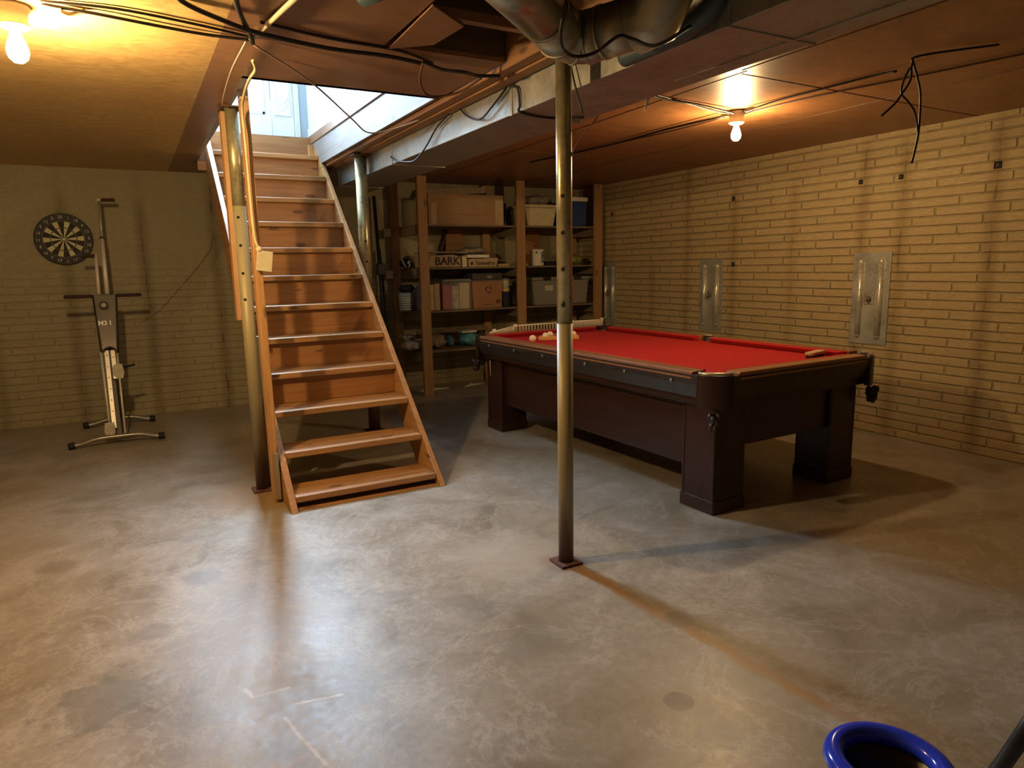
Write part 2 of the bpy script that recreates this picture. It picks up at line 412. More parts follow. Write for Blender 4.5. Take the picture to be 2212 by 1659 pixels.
def obj(name, b, mats, parent=None, bevel=0, local=False, label=None, seg=2):
    if not isinstance(mats, (list, tuple)): mats = [mats]
    bmesh.ops.recalc_face_normals(b, faces=b.faces)
    me = bpy.data.meshes.new(name)
    o = bpy.data.objects.new(name, me); COL.objects.link(o)
    if parent is not None:
        o.parent = parent
        if not local: bmesh.ops.transform(b, matrix=wm(parent).inverted(), verts=b.verts)
    b.to_mesh(me); b.free()
    for m in mats: me.materials.append(m)
    if bevel:
        md = o.modifiers.new('bevel', 'BEVEL'); md.width = bevel; md.segments = seg; md.limit_method = 'ANGLE'; md.angle_limit = math.radians(40)
    if label: o['label'] = label
    return o
def tag(o, label, cat, group=None, kind=None):
    o['label'] = label; o['category'] = cat
    if group: o['group'] = group
    if kind: o['kind'] = kind
    return o
def thing(name, label, cat, loc=(0, 0, 0), rz=0, group=None):
    o = bpy.data.objects.new(name, None); COL.objects.link(o); o.location = loc; o.rotation_euler = (0, 0, rz)
    o.empty_display_size = .05
    return tag(o, label, cat, group)
def struct(name, b, mats, parent=None, bevel=0):
    o = obj(name, b, mats, parent, bevel)
    if parent is None: o['kind'] = 'structure'
    return o
def solo(name, b, mats, label, cat, group=None, bevel=0, origin=None):
    """a thing that is one mesh; its origin is put at its base"""
    if origin is None:
        xs = [v.co for v in b.verts]
        origin = Vector((sum(v.x for v in xs)/len(xs), sum(v.y for v in xs)/len(xs), min(v.z for v in xs)))
    origin = Vector(origin)
    bmesh.ops.translate(b, vec=-origin, verts=b.verts)
    o = obj(name, b, mats, None, bevel); o.location = origin
    return tag(o, label, cat, group)
def dup(root, loc, label=None, rz=None):
    r = root.copy(); COL.objects.link(r); r.location = loc
    if rz is not None: r.rotation_euler = (0, 0, rz)
    if label: r['label'] = label
    for ch in list(root.children):
        c = ch.copy(); COL.objects.link(c); c.parent = r
        for g in list(ch.children):
            d = g.copy(); COL.objects.link(d); d.parent = c
    return r
def text_bm(s, size, M4, ext=.0015, b=None, align='CENTER', bold=0.0):
    cu = bpy.data.curves.new('t', 'FONT'); cu.body = s; cu.size = size; cu.extrude = ext; cu.align_x = align; cu.align_y = 'CENTER'
    cu.offset = bold
    t = bpy.data.objects.new('t', cu); COL.objects.link(t)
    dg = bpy.context.evaluated_depsgraph_get(); me = bpy.data.meshes.new_from_object(t.evaluated_get(dg))
    b2 = b if b is not None else B()
    n0 = len(b2.verts); b2.from_mesh(me); b2.verts.ensure_lookup_table()
    bmesh.ops.transform(b2, matrix=M4, verts=b2.verts[n0:])
    bpy.data.objects.remove(t); bpy.data.curves.remove(cu); bpy.data.meshes.remove(me)
    return b2
def face_negY(x, y, z, rot=0):   # text standing upright, read from -Y
    return Matrix.Translation((x, y, z)) @ Matrix.Rotation(rot, 4, 'Y') @ Matrix.Rotation(PI/2, 4, 'X')

# ================================================================ ROOM
CZ = 2.27; XR = 5.015; YB = 7.30; XL = -3.2; YF = -2.2
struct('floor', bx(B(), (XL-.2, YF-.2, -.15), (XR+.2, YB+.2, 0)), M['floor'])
struct('wall_right', bx(B(), (XR, YF-.2, 0), (XR+.2, YB+.2, CZ)), M['wall_right'])
struct('wall_back', bx(B(), (XL-.2, YB, 0), (XR, YB+.2, CZ)), M['wall_back'])
struct('wall_left', bx(B(), (XL-.2, YF-.2, 0), (XL, YB, CZ)), M['wall_right'])
struct('wall_front', bx(B(), (XL, YF-.2, 0), (XR, YF, CZ)), M['wall_back'])
# ceiling boards; the stair opening is x .60-1.575, y 3.72-6.575, the service gap x 1.03-1.60, y 1.3-2.93
OX0, OX1, OY0, OY1 = .60, 1.575, 3.72, 6.575
struct('ceiling', bx(B(), (XL-.2, YF-.2, CZ), (.41, YB+.2, CZ+.02)), M['ceil_tan'])
b = B()
for lo, hi in (((.41, YF-.2), (OX0-.03, YB+.2)), ((OX0-.03, OY1), (1.598, YB+.2)), ((OX0-.03, 2.93), (1.598, OY0-.02)), ((OX0-.03, YF-.2), (1.03, 2.93)), ((1.03, YF-.2), (1.598, 1.3))):
    struct('ceiling', bx(B(), (lo[0], lo[1], CZ), (hi[0], hi[1], CZ+.02)), M['ceil_brown'])
struct('ceiling', bx(B(), (1.76, YF-.2, CZ), (XR+.2, YB+.2, CZ+.02)), M['ceil_orange'])
# seams of the ceiling boards right of the duct
b = B()
for (x0, y0), (x1, y1) in (((2.75, 2.55), (2.9, 7.2)), ((3.95, -1), (4.0, 7.2)), ((2.76, 2.60), (XR, 2.66)), ((2.85, 5.04), (XR, 5.07)), ((2.62, -1.5), (2.72, 2.55))):
    d = Vector((x1-x0, y1-y0, 0)); nrm = Vector((-d.y, d.x, 0)).normalized()*.004
    prism(b, [(x0-nrm.x, y0-nrm.y, CZ-.002), (x0+nrm.x, y0+nrm.y, CZ-.002), (x1+nrm.x, y1+nrm.y, CZ-.002), (x1-nrm.x, y1-nrm.y, CZ-.002)], (0, 0, .004))
struct('trim_1', b, M['cable_brown'])
# floor deck and joists above the service gap
struct('trim_2', bx(B(), (.95, 1.2, 2.53), (1.62, 3.05, 2.55)), M['joist'])
b = B()
bx(b, (1.00, 1.2, 2.285), (1.03, 3.0, 2.53)); bx(b, (1.03, 2.93, 2.292), (1.613, 2.97, 2.53)); bx(b, (1.03, 2.12, 2.30), (1.60, 2.16, 2.53)); bx(b, (1.03, 1.26, 2.29), (1.613, 1.30, 2.53))
struct('trim_3', b, M['joist'], bevel=.002)
struct('trim_4', bx(B(), (1.03, 2.52, 2.272), (1.60, 2.56, 2.31)), M['ceil_brown'], bevel=.002)
# the pale warped hardboard flap left of the gap
struct('trim_5', prism(B(), [(1.03, 2.40, CZ-.012), (1.22, 2.55, CZ-.012), (1.20, 2.80, CZ-.012), (1.05, 2.93, CZ-.012)], (0, 0, .006)), M['ceil_brown'])
# main girder: two planks and a ledger alongside the duct
g = thing('girder', 'doubled wooden girder running along the ceiling beside the metal duct', 'beam', (1.62, 2.5, 2.25))
obj('plank', bx(B(), (1.614, YF, 2.245), (1.674, YB, 2.53)), M['beam'], g, .003)
obj('plank', bx(B(), (1.680, YF, 2.235), (1.745, YB, 2.53)), M['beam'], g, .003)

# ================================================================ STAIR WELL AND UPSTAIRS
UZ = 2.535; UC = 4.75
b = B(); bx(b, (OX1, OY0-.02, CZ), (OX1+.022, OY1+.04, 2.50))
struct('trim_6', b, M['pale_header'])
struct('trim_7', bx(B(), (OX1-.012, OY0-.02, 2.475), (OX1+.02, 6.655, UZ+.01)), M['ceil_brown'], bevel=.004)      # brown nosing at the right edge
struct('trim_8', bx(B(), (OX0-.03, OY0-.02, CZ), (OX0, 6.60, UZ)), M['pale_header'])
struct('trim_9', bx(B(), (OX0-.03, OY0-.06, CZ), (OX1+.02, OY0-.022, UZ)), M['riser'])
struct('floor_upstairs', bx(B(), (.1, 6.60, UZ-.04), (2.4, 6.70, UZ)), M['ceil_brown'])
struct('wall_upstairs_right', bx(B(), (OX1+.003, 3.2, UZ+.011), (OX1+.10, 6.70, UC)), M['upper_wall'])
struct('baseboard_upstairs', bx(B(), (OX1-.008, 3.2, UZ+.012), (OX1+.002, 6.655, UZ+.085)), M['white_paint'], bevel=.002)
# left wall; unseen window opening added for fill light (y 4.8-6.3, z 3.4-4.5)
b = B()
for lo, hi in (((3.2, UZ), (4.8, UC)), ((6.3, UZ), (6.70, UC)), ((4.8, UZ), (6.3, 3.4)), ((4.8, 4.5), (6.3, UC))):
    bx(b, (OX0-.13, lo[0], lo[1]), (OX0-.032, hi[0], hi[1]))
struct('wall_upstairs_left', b, M['upper_wall'])
b = B()
for z0, z1 in ((3.4, 3.44), (3.93, 3.97), (4.46, 4.5)): bx(b, (OX0-.10, 4.8, z0), (OX0-.06, 6.3, z1))
for y0 in (4.8, 5.53, 6.26): bx(b, (OX0-.10, y0, 3.4), (OX0-.06, y0+.04, 4.5))
struct('added_window_1', b, M['white_paint'])  # bars of the added side window, out of view
struct('wall_upstairs_front', bx(B(), (OX0-.13, 3.1, UZ), (OX1+.10, 3.2, UC)), M['upper_wall'])
for lo, hi in (((.2, 3.1), (OX1+.10, 5.72)), ((.2, 6.32), (OX1+.10, 6.9)), ((.2, 5.72), (.78, 6.32)), ((1.18, 5.72), (OX1+.10, 6.32))):   # round the unseen skylight, added to let fill light in
    struct('ceiling_upstairs', bx(B(), (lo[0], lo[1], UC), (hi[0], hi[1], UC+.05)), M['upper_wall'])
# back wall of the landing: door with glass, narrow side leaf, frame, wall strip greyed for shade
DY = 6.665
b = B(); bx(b, (1.505, DY-.01, UZ), (OX1+.003, DY+.10, UC)); bx(b, (OX0-.13, DY, 4.55), (1.505, DY+.1, UC))
struct('wall_upstairs_back', b, M['upper_shaded'])
d1 = bpy.data.objects.new('door_1', None); COL.objects.link(d1); d1['kind'] = 'structure'; d1.location = (.9, DY, UZ)
b = B()   # leaf with glass opening x .68-1.17, z 2.72-4.35
bx(b, (OX0-.05, DY, UZ+.005), (.68, DY+.045, 4.55)); bx(b, (1.185, DY, UZ+.005), (1.255, DY+.045, 4.55)); bx(b, (.68, DY, UZ+.005), (1.185, DY+.045, 2.74)); bx(b, (.68, DY, 4.35), (1.185, DY+.045, 4.55))
bx(b, (.66, DY-.008, 2.72), (.685, DY, 4.37)); bx(b, (1.18, DY-.008, 2.72), (1.205, DY, 4.37)); bx(b, (.66, DY-.008, 2.72), (1.205, DY, 2.745))
obj('door_leaf', b, M['white_paint'], d1, .003)
obj('pane', bx(B(), (.68, DY+.02, 2.74), (1.185, DY+.026, 4.35)), M['glass'], d1)
b = B(); bx(b, (1.262, DY+.004, UZ+.005), (1.455, DY+.04, 4.55))
bx(b, (1.285, DY-.006, 2.72), (1.43, DY+.004, 4.4))
for zz in (2.85, 2.80): tube(b, [(1.30, DY-.008, zz+.12), (1.31, DY-.008, zz), (1.36, DY-.008, zz-.03), (1.41, DY-.008, zz+.04), (1.412, DY-.008, zz+.14)], .004, 6)
obj('side_leaf', b, M['white_paint'], d1, .003)
obj('door_frame', bx(B(), (1.458, DY-.02, UZ+.005), (1.503, DY+.06, 4.6)), M['cream_trim'], d1, .003)

# ---- staircase
T0Y, TR, T0Z, RR = 3.865, .2245, .035, .2062
SX0, SX1 = .705, 1.578
st = thing('staircase', 'open plank wooden staircase climbing to the lit opening in the ceiling', 'stairs', (1.14, 3.85, 0))
def stringer2(x0, x1):
    s = RR/TR; fy = 3.79
    f = lambda z, o=0: fy+o+z/s
    return prism(B(), [(x0, fy, 0), (x0, f(2.46), 2.46), (x0, OY1-.02, 2.46), (x0, OY1-.02, 2.16), (x0, fy+.34, 0)], (x1-x0, 0, 0))
obj('stringer', stringer2(.667, SX0), M['pine_string'], st, .004)
obj('stringer', prism(B(), [(SX1-.006, 3.80, 0), (SX1-.006, 3.80+2.46*TR/RR, 2.46), (SX1-.006, OY1-.02, 2.46), (SX1-.006, OY1-.02, 2.16), (SX1-.006, 4.14, 0)], (.034, 0, 0)), M['pine_string'], st, .004)
for k in range(12):
    z = T0Z+RR*k; y = T0Y+TR*k
    obj('tread', bx(B(), (SX0+.001, y, z), (SX1-.007, y+.262, z+.038)), M['pine_x'], st, .006)
for k in range(2, 12):   # risers start above the third tread
    z = T0Z+RR*k+.038; y = T0Y+TR*(k+1)+.045
    z1 = T0Z+RR*(k+1) - (.0 if k < 11 else -.02)
    obj('riser', bx(B(), (SX0+.002, y, z+.001), (SX1-.008, y+.02, z1-.001)), M['riser'], st)
obj('header_board', bx(B(), (OX0+.002, OY1-.012, 2.20), (SX1-.008, OY1+.02, 2.525)), M['riser'], st, .003)
obj('cleat', bx(B(), (SX1-.045, 6.50, 2.34), (SX1-.008, OY1-.013, 2.46)), M['pine'], st, .003)
obj('bottom_plate', bx(B(), (SX0+.001, 3.83, 0.0), (SX1-.007, 3.87, .006)), M['pine_x'], st)

def lumber(name, lo, hi, mat, label, cat='board', lean=None, bevel=.004):
    b = B(); bx(b, lo, hi)
    if lean:
        z0, z1 = lo[2], hi[2]
        for v in b.verts:
            t = (v.co.z-z0)/(z1-z0); v.co.x += lean[0]*t; v.co.y += lean[1]*t
    return solo(name, b, mat, label, cat, bevel=bevel)
sp = thing('stair_post', 'orange pine two-by-four standing against the left stair stringer, cable stapled to it', 'post', (.64, 4.10, 0))
b = B(); bx(b, (.622, 4.06, 0), (.664, 4.15, 2.44)); 
for v in b.verts: v.co.y += .03*(v.co.z/2.4); v.co.x += -.006*(v.co.z/2.4)
obj('stud', b, M['pine'], sp, .004)
obj('patch_board', bx(B(), (.630, 4.035, .02), (.660, 4.058, .30)), M['pine_grey'], sp, .003)
lumber('hanging_board', (.555, 4.47, 1.05), (.597, 4.56, 2.265), M['pine'], 'orange pine board ending in mid-air behind the left steel post', lean=(0, -.02))
lumber('short_board', (.640, 4.415, .0), (.664, 4.50, .95), M['pine_grey'], 'grey weathered board standing between the left steel post and the stairs')
# wall plate / junction box on the stud with its cream cable
jb = thing('junction_box', 'cream junction box nailed to the pine stud halfway up the stairs', 'electrical box', (.655, 4.05, 1.36))
Mx = Matrix.Translation((.668, 4.052, 1.40)) @ Matrix.Rotation(math.radians(8), 4, 'Y')
obj('cover_plate', bx(B(), (-.042, -.012, -.055), (.042, 0, .055), 0, Mx), M['bin_cream'], jb, .002)
obj('box', bx(B(), (-.035, 0, -.05), (.02, .02, .05), 0, Mx), M['stud'], jb, .002)
obj('clamp', ball(B(), (.645, 4.05, 1.465), .018), M['cable_cream'], jb)
solo('power_cable', tube(B(), [(.652, 4.045, 1.47), (.628, 4.05, 1.52), (.622, 4.055, 1.75), (.618, 4.05, 2.05), (.614, 4.035, 2.20), (.60, 3.80, 2.24), (.585, 3.55, 2.235), (.575, 3.33, 2.22), (.555, 3.27, 2.24)], .007), M['cable_cream'],
     'cream power cable dropping from the ceiling down the pine stud to the box', 'cable')

# ---- steel posts
def steel_post(x, y, r, holes, label, top=2.235, zr=None, foot=True, metal=.0):
    t = thing('steel_post', label, 'post', (x, y, 0), group='adjustable steel posts holding up the girder')
    zj = zr
    obj('tube', cyl(B(), (x, y, .012), (x, y, zj if zj else top), r, seg=40), M['post'], t)
    if zj: obj('upper_tube', cyl(B(), (x, y, zj), (x, y, top), r*.97, seg=40), M['post_metal'], t)
    obj('base_plate', bx(B(), (x-r-.022, y-r-.022, 0), (x+r+.022, y+r+.022, .012)), M['rust'], t, .002)
    obj('top_plate', bx(B(), (x-r-.02, y-r-.02, top), (x+r+.02, y+r+.02, top+.009)), M['rust'], t, .001)
    for z, a in holes:
        d = Vector((math.cos(a), math.sin(a), 0))
        h = cyl(B(), Vector((x, y, z))+d*(r-.004), Vector((x, y, z))+d*(r+.0008), .0085, seg=14)
        obj('pin_hole', h, M['hole'], t)
    return t
def toward_cam(x, y, off): return math.atan2(-y, -x)+math.radians(off)
a = toward_cam(1.63, 2.478, 18)
steel_post(1.63, 2.478, .0345, [(1.632, a-.5), (1.482, a-.5), (1.331, a-.5), (1.180, a-.5), (1.80, a+.9)], 'thin steel post in the middle of the floor, rusty at the foot', zr=1.10)
a = toward_cam(.6, 4.345, 20)
steel_post(.60, 4.345, .037, [(1.655, a-.6), (1.495, a-.6), (1.335, a-.6), (1.182, a-.6)], 'steel post beside the left side of the stairs', top=2.258, zr=1.72)
a = toward_cam(1.70, 5.49, 10)
steel_post(1.69, 5.49, .048, [(1.565, a), (1.405, a)], 'thicker steel post behind the right side of the stairs', top=2.223, zr=.9)

# ================================================================ DUCT AND PIPES
DX0, DX1, DZ0 = 1.76, 2.17, 2.095
du = thing('rectangular_duct', 'long rectangular galvanised duct hung under the ceiling beside the girder', 'duct', (1.96, 2.5, DZ0))
cuts = [YF, -.6, 1.72, 3.15, 4.95, 6.4, YB]
for a_, c_ in zip(cuts[:-1], cuts[1:]):
    obj('section', bx(B(), (DX0, a_+.002, DZ0), (DX1, c_-.002, CZ-.001)), M['galv'], du, .003)
for c_ in cuts[1:-1]:
    b = B(); bx(b, (DX0-.006, c_-.012, DZ0-.005), (DX1+.006, c_+.012, CZ-.001))
    obj('drive_cleat', b, M['galv'], du, .002)
obj('seam_strip', bx(B(), (DX1-.11, YF, DZ0-.004), (DX1-.095, 2.3, DZ0)), M['galv'], du)
obj('hanger_strap', bx(B(), (DX0-.004, 2.62, DZ0-.003), (DX0-.001, 2.66, CZ)), M['cyan_pipe'], du)

pi_ = thing('round_duct', 'bent round sheet metal flue pipe crossing under the girder near the centre post', 'pipe', (1.3, 2.0, 2.0))
rp = .083
A0 = Vector((.868, 1.75, 2.180)); A1 = Vector((1.233, 1.985, 2.135)); J0 = Vector((1.336, 2.06, 2.12)); J = Vector((1.408, 2.075, 2.112)); J2 = Vector((1.450, 2.045, 2.112)); K = Vector((1.472, 1.99, 2.115)); Q1 = Vector((1.522, 1.886, 2.12)); Q2 = Vector((1.550, 1.82, 2.128)); Q3 = Vector((1.495, 1.69, 2.42))
def band(b, c, d, r=rp+.003, h=.006):
    d = Vector(d).normalized(); cyl(b, Vector(c)-d*h, Vector(c)+d*h, r, seg=40); return b
obj('inlet_pipe', tube(B(), [A0, A1], rp, 40, 1), M['galv_round'], pi_)
obj('elbow', tube(B(), [A1, J0, J, J2, K], rp+.001, 40, 1), M['galv_round'], pi_)
obj('outlet_pipe', tube(B(), [K, Q1], rp, 40, 1), M['galv_round'], pi_)
obj('end_elbow', tube(B(), [Q1, Q2, Q2+Vector((-.012, -.045, .045)), Q2+Vector((-.04, -.10, .15)), Q3], rp+.012, 40, 1), M['galv_round'], pi_)
for c_, d_ in ((A1, A1-A0), (K, Q1-K), (Q1, Q1-K), (J0, Vector((1, .45, -.05))), (J, Vector((1, -.25, 0))), (J2, Vector((.7, -1, 0)))):
    obj('seam_band', band(B(), c_, d_), M['galv_round'], pi_)
solo('flex_pipe', tube(B(), [(1.724, 2.20, 2.12), (1.724, 2.08, 2.12), (1.722, 1.95, 2.12), (1.722, 1.80, 2.14), (1.722, 1.74, 2.17), (1.722, 1.72, 2.20)], .035, 20), M['cyan_pipe'], 'dark teal pipe stub tucked beneath the elbow of the round duct', 'pipe')
solo('pipe_stub', tube(B(), [(.755, 2.345, 2.225), (.80, 2.27, 2.232), (.90, 2.12, 2.236)], .030, 24, 1), M['cyan_pipe'], 'dark round pipe end poking in at the top edge left of the duct', 'pipe')

# ================================================================ CABLES
def cable(pts, r, mat, label, k=5, name='cable'):
    return solo(name, tube(B(), pts, r, 8, k), M[mat], label, 'cable', 'loose cables under the ceiling')
cable([(-.17, 2.98, 2.262), (.0, 2.99, 2.257), (.17, 3.03, 2.258), (.35, 3.06, 2.258), (.515, 3.06, 2.26)], .006, 'cable', 'black cable from the left bulb to the crossing of wires, lowest of the pair')
cable([(-.17, 2.95, 2.262), (.05, 2.92, 2.262), (.30, 2.965, 2.262), (.515, 3.03, 2.262)], .005, 'cable', 'thin black cable running above its neighbour from the left bulb fitting')
cable([(-.12, 2.985, 2.25), (-.09, 3.0, 2.246), (-.04, 2.99, 2.262)], .009, 'cable_cream', 'short cream cable tail beside the left bulb fitting')
cable([(.21, 2.60, 2.262), (.25, 2.74, 2.26), (.38, 2.82, 2.245), (.52, 2.86, 2.228), (.80, 2.95, 2.235), (1.05, 2.965, 2.24), (1.22, 3.00, 2.24)], .009, 'cable', 'thick black cable sagging across the ceiling left of the service gap')
cable([(.52, 2.84, 2.262), (.80, 2.92, 2.264), (1.10, 2.95, 2.264), (1.3, 3.05, 2.262)], .006, 'cable', 'thin dark cable stapled beside the thick black cable')
cable([(.60, 2.45, 2.258), (.55, 2.80, 2.256), (.52, 3.05, 2.258)], .010, 'cable_cream', 'pale cable running towards the camera from the crossing of wires')
cable([(.36, 2.40, 2.262), (.43, 2.72, 2.25), (.50, 2.95, 2.25), (.525, 3.06, 2.25)], .010, 'cable', 'dark twisted cable meeting the pale cable at the crossing of wires')
cable([(.50, 3.05, 2.25), (.50, 3.5, 2.25), (.52, 4.0, 2.24), (.545, 4.25, 2.25)], .004, 'cord_grey', 'thin grey cord falling from the crossing of wires to the left steel post')
cable([(.53, 3.08, 2.25), (.80, 3.30, 2.19), (1.10, 3.7, 2.13), (1.32, 4.1, 2.14), (1.5, 4.2, 2.19), (1.62, 4.05, 2.225)], .004, 'cord_grey', 'thin cord slung diagonally across the stair opening')
cable([(1.24, 3.02, 2.25), (1.27, 3.14, 2.20), (1.37, 3.26, 2.17), (1.50, 3.20, 2.19), (1.56, 3.08, 2.235)], .006, 'cable_brown', 'dark cable loop hanging below the ceiling at the end of the gap')
cable([(1.23, 3.0, 2.25), (1.32, 3.0, 2.225), (1.42, 2.98, 2.22), (1.52, 3.04, 2.23), (1.62, 3.0, 2.23)], .008, 'cable', 'bunched black cable knotted beside the girder')
cable([(1.75, 4.95, 2.15), (1.742, 4.85, 2.11), (1.735, 4.70, 2.08), (1.735, 4.45, 2.05), (1.735, 4.25, 2.10), (1.735, 4.05, 2.19), (1.73, 3.85, 2.23)], .005, 'cable', 'black cable looping low against the duct above the thick steel post')
cable([(1.735, 3.70, 2.23), (1.735, 3.60, 2.17), (1.735, 3.45, 2.13), (1.735, 3.30, 2.17), (1.735, 3.15, 2.225)], .005, 'cable', 'short drooping cable against the duct near its middle')
cable([(1.735, 3.12, 2.225), (1.745, 3.06, 2.20), (1.750, 3.05, 2.12), (1.755, 3.05, 2.09), (1.95, 3.10, 2.088), (2.1, 3.0, 2.085)], .006, 'cable', 'black cable dropping down the duct side and crossing underneath it')
cable([(1.20, 1.76, 2.20), (1.19, 1.80, 2.09), (1.22, 1.87, 2.025), (1.30, 1.93, 2.005), (1.38, 1.92, 2.02), (1.43, 1.86, 2.06), (1.455, 1.82, 2.045), (1.50, 1.76, 2.015), (1.57, 1.68, 2.06)], .0055, 'cable', 'thin black cable looped under the round duct')
cable([(1.74, 2.60, 2.23), (1.735, 2.55, 2.10), (1.74, 2.50, 1.98)], .004, 'cable', 'thin wire hanging just right of the centre post top')
cable([(2.21, 3.0, 2.26), (2.21, 3.02, 2.12), (2.195, 3.18, 2.02), (2.19, 3.3, 1.90)], .004, 'cable_brown', 'brown wire hanging down on the far side of the duct')
cable([(2.18, 2.9, 2.262), (2.62, 3.10, 2.258), (3.0, 3.14, 2.257), (3.33, 3.18, 2.245)], .006, 'cable', 'black cable from the duct to the right bulb fitting')
cable([(2.18, 2.95, 2.262), (2.8, 3.13, 2.264), (3.2, 3.24, 2.262), (3.34, 3.22, 2.25)], .005, 'cable_brown', 'brown cable beside the black one left of the right bulb')
cable([(3.37, 3.12, 2.245), (3.37, 2.9, 2.26), (3.37, 2.6, 2.26), (3.38, 2.3, 2.26), (3.37, 2.18, 2.25)], .006, 'cable', 'black cable running from the right bulb towards the camera, ending at a staple')
cable([(3.47, 3.25, 2.262), (3.5, 2.7, 2.262), (3.6, 2.2, 2.262), (3.72, 1.5, 2.262), (3.8, .6, 2.262)], .005, 'cable_brown', 'long brown cable along the ceiling past the hanging wires')
cable([(3.34, 3.28, 2.245), (3.33, 3.8, 2.255), (3.33, 4.4, 2.25), (3.2, 5.4, 2.25)], .007, 'cable', 'black cable running away from the right bulb towards the shelves')
cable([(3.38, 3.3, 2.245), (3.38, 3.9, 2.25), (3.36, 4.5, 2.262), (3.3, 5.2, 2.262)], .005, 'cable_brown', 'thin brown cable beside the black one behind the right bulb')
hw = thing('hanging_wires', 'three dark wire ends dangling from the ceiling at the upper right', 'wire', (3.2, 2.0, 2.25))
obj('wire', tube(B(), [(3.42, 1.75, 2.262), (3.22, 1.97, 2.25), (3.205, 2.0, 2.22), (3.20, 2.0, 2.15), (3.14, 2.0, 2.08), (3.10, 2.0, 2.04), (3.01, 2.0, 1.98)], .005), M['cable'], hw)
obj('wire', tube(B(), [(3.2, 2.0, 2.245), (3.25, 2.0, 2.17), (3.285, 2.0, 2.10), (3.295, 2.0, 1.98), (3.29, 2.0, 1.90), (3.26, 2.0, 1.79)], .005), M['cable'], hw)
obj('wire', tube(B(), [(3.19, 2.0, 2.20), (3.155, 2.0, 2.15), (3.14, 2.0, 2.09), (3.19, 2.0, 2.06), (3.25, 2.0, 2.02), (3.285, 2.0, 1.95), (3.29, 2.0, 1.93)], .0045), M['cable'], hw)
solo('duct_tag', prism(B(), [(2.171, 2.62, 2.045), (2.20, 2.60, 2.12), (2.171, 2.60, 2.13)], (0, .003, 0)), M['white_lid'], 'small white tag end sticking out just right of the centre post', 'tag')

# ================================================================ BULBS
def bulb_fixture(x, y, label, s=1.0, board=True, bi=0):
    t = thing('bulb_fixture', label, 'light', (x, y, CZ), group='bare bulbs in porcelain sockets on the ceiling')
    obj('porcelain_socket', lathe(B(), [(.001, CZ), (.052, CZ), (.054, CZ-.012), (.046, CZ-.022), (.040, CZ-.055), (.047, CZ-.062), (.047, CZ-.070), (.034, CZ-.078), (.022, CZ-.072), (.001, CZ-.07)], (x, y, 0)), M['porcelain'], t)
    obj('screw_base', cyl(B(), (x, y, CZ-.092), (x, y, CZ-.07), .0135), M['iron'], t)
    pr = [(.014, 0), (.016, -.008), (.024, -.028), (.030, -.048), (.0305, -.060), (.026, -.076), (.014, -.088), (.001, -.091)]
    g = lathe(B(), [(r*s, z*s+CZ-.088) for r, z in pr], (x, y, 0))
    obj('bulb', g, BULB[bi].m, t)
    if board:
        obj('mounting_strap', bx(B(), (x-.011, y-.13, CZ-.016), (x+.011, y-.056, CZ-.004)), M['stud'], t, .002)
        obj('mounting_strap', bx(B(), (x-.011, y+.056, CZ-.016), (x+.011, y+.12, CZ-.004)), M['stud'], t, .002)
    return t
LB = (-.262, 3.06); RB = (3.40, 3.22)
bulb_fixture(*LB, 'lit bare bulb in a white porcelain socket, at the upper left by the tan ceiling', 1.12, False, 0)
bulb_fixture(*RB, 'lit bare bulb on the orange ceiling above the pool table', 1.0, True, 1)
A_b = 2*PI*.03*.075
for n_, w_ in zip(BULB, BULB_W): n_.b.inputs['Emission Strength'].default_value = w_/(PI*A_b*.93)

# ================================================================ POOL TABLE
TC = (3.20, 3.835); TRZ = math.radians(1.6)
tb = thing('pool_table', 'dark mahogany pool table with a red cloth', 'table', (TC[0], TC[1], 0), TRZ)
W2, L2 = .715, 1.355; ZT = .790
def lobj(name, b, m, parent=tb, bevel=0, label=None): return obj(name, b, m, parent, bevel, True, label)
lobj('slate_bed', bx(B(), (-W2+.06, -L2+.06, .70), (W2-.06, L2-.06, .752)), M['cloth'])
# cushions (red) with sloping nose
def cushion(p0, p1, inward, mitre=.03):
    p0, p1, n_ = Vector(p0), Vector(p1), Vector(inward); d = (p1-p0).normalized(); b = B()
    A = [p0+Vector((0, 0, .752)), p0+n_*.026+d*mitre+Vector((0, 0, .753)), p0+n_*.055+d*mitre+Vector((0, 0, .783)), p0+Vector((0, 0, ZT))]
    C = [p1+Vector((0, 0, .752)), p1+n_*.026-d*mitre+Vector((0, 0, .753)), p1+n_*.055-d*mitre+Vector((0, 0, .783)), p1+Vector((0, 0, ZT))]
    va = [b.verts.new(v) for v in A]; vc = [b.verts.new(v) for v in C]
    b.faces.new(va); b.faces.new(vc[::-1])
    for i in range(4): b.faces.new((va[i], va[(i+1) % 4], vc[(i+1) % 4], vc[i]))
    return b
rw = .095
ix, iy = W2-rw, L2-rw; pk = .085; mp_ = .060
for sx in (-1, 1):
    for (a_, c_) in ((-iy+pk, -mp_), (mp_, iy-pk)):
        lobj('cushion', cushion((sx*ix, a_, 0), (sx*ix, c_, 0), (-sx, 0, 0)), M['cloth'], tb, .002)
        # wooden rail cap with rounded edge
        lo, hi = sorted((sx*ix, sx*(W2-.002)))
        lobj('rail', bx(B(), (lo, a_-.01, .745), (hi, c_+.01, ZT)), M['rail_cap'], tb, .008)
for sy in (-1, 1):
    lobj('cushion', cushion((-ix+pk, sy*iy, 0), (ix-pk, sy*iy, 0), (0, -sy, 0)), M['cloth'], tb, .004)
    lo, hi = sorted((sy*iy, sy*(L2-.002)))
    lobj('rail', bx(B(), (-ix+pk-.01, lo, .745), (ix-pk+.01, hi, ZT)), M['rail_cap_x'], tb, .008)
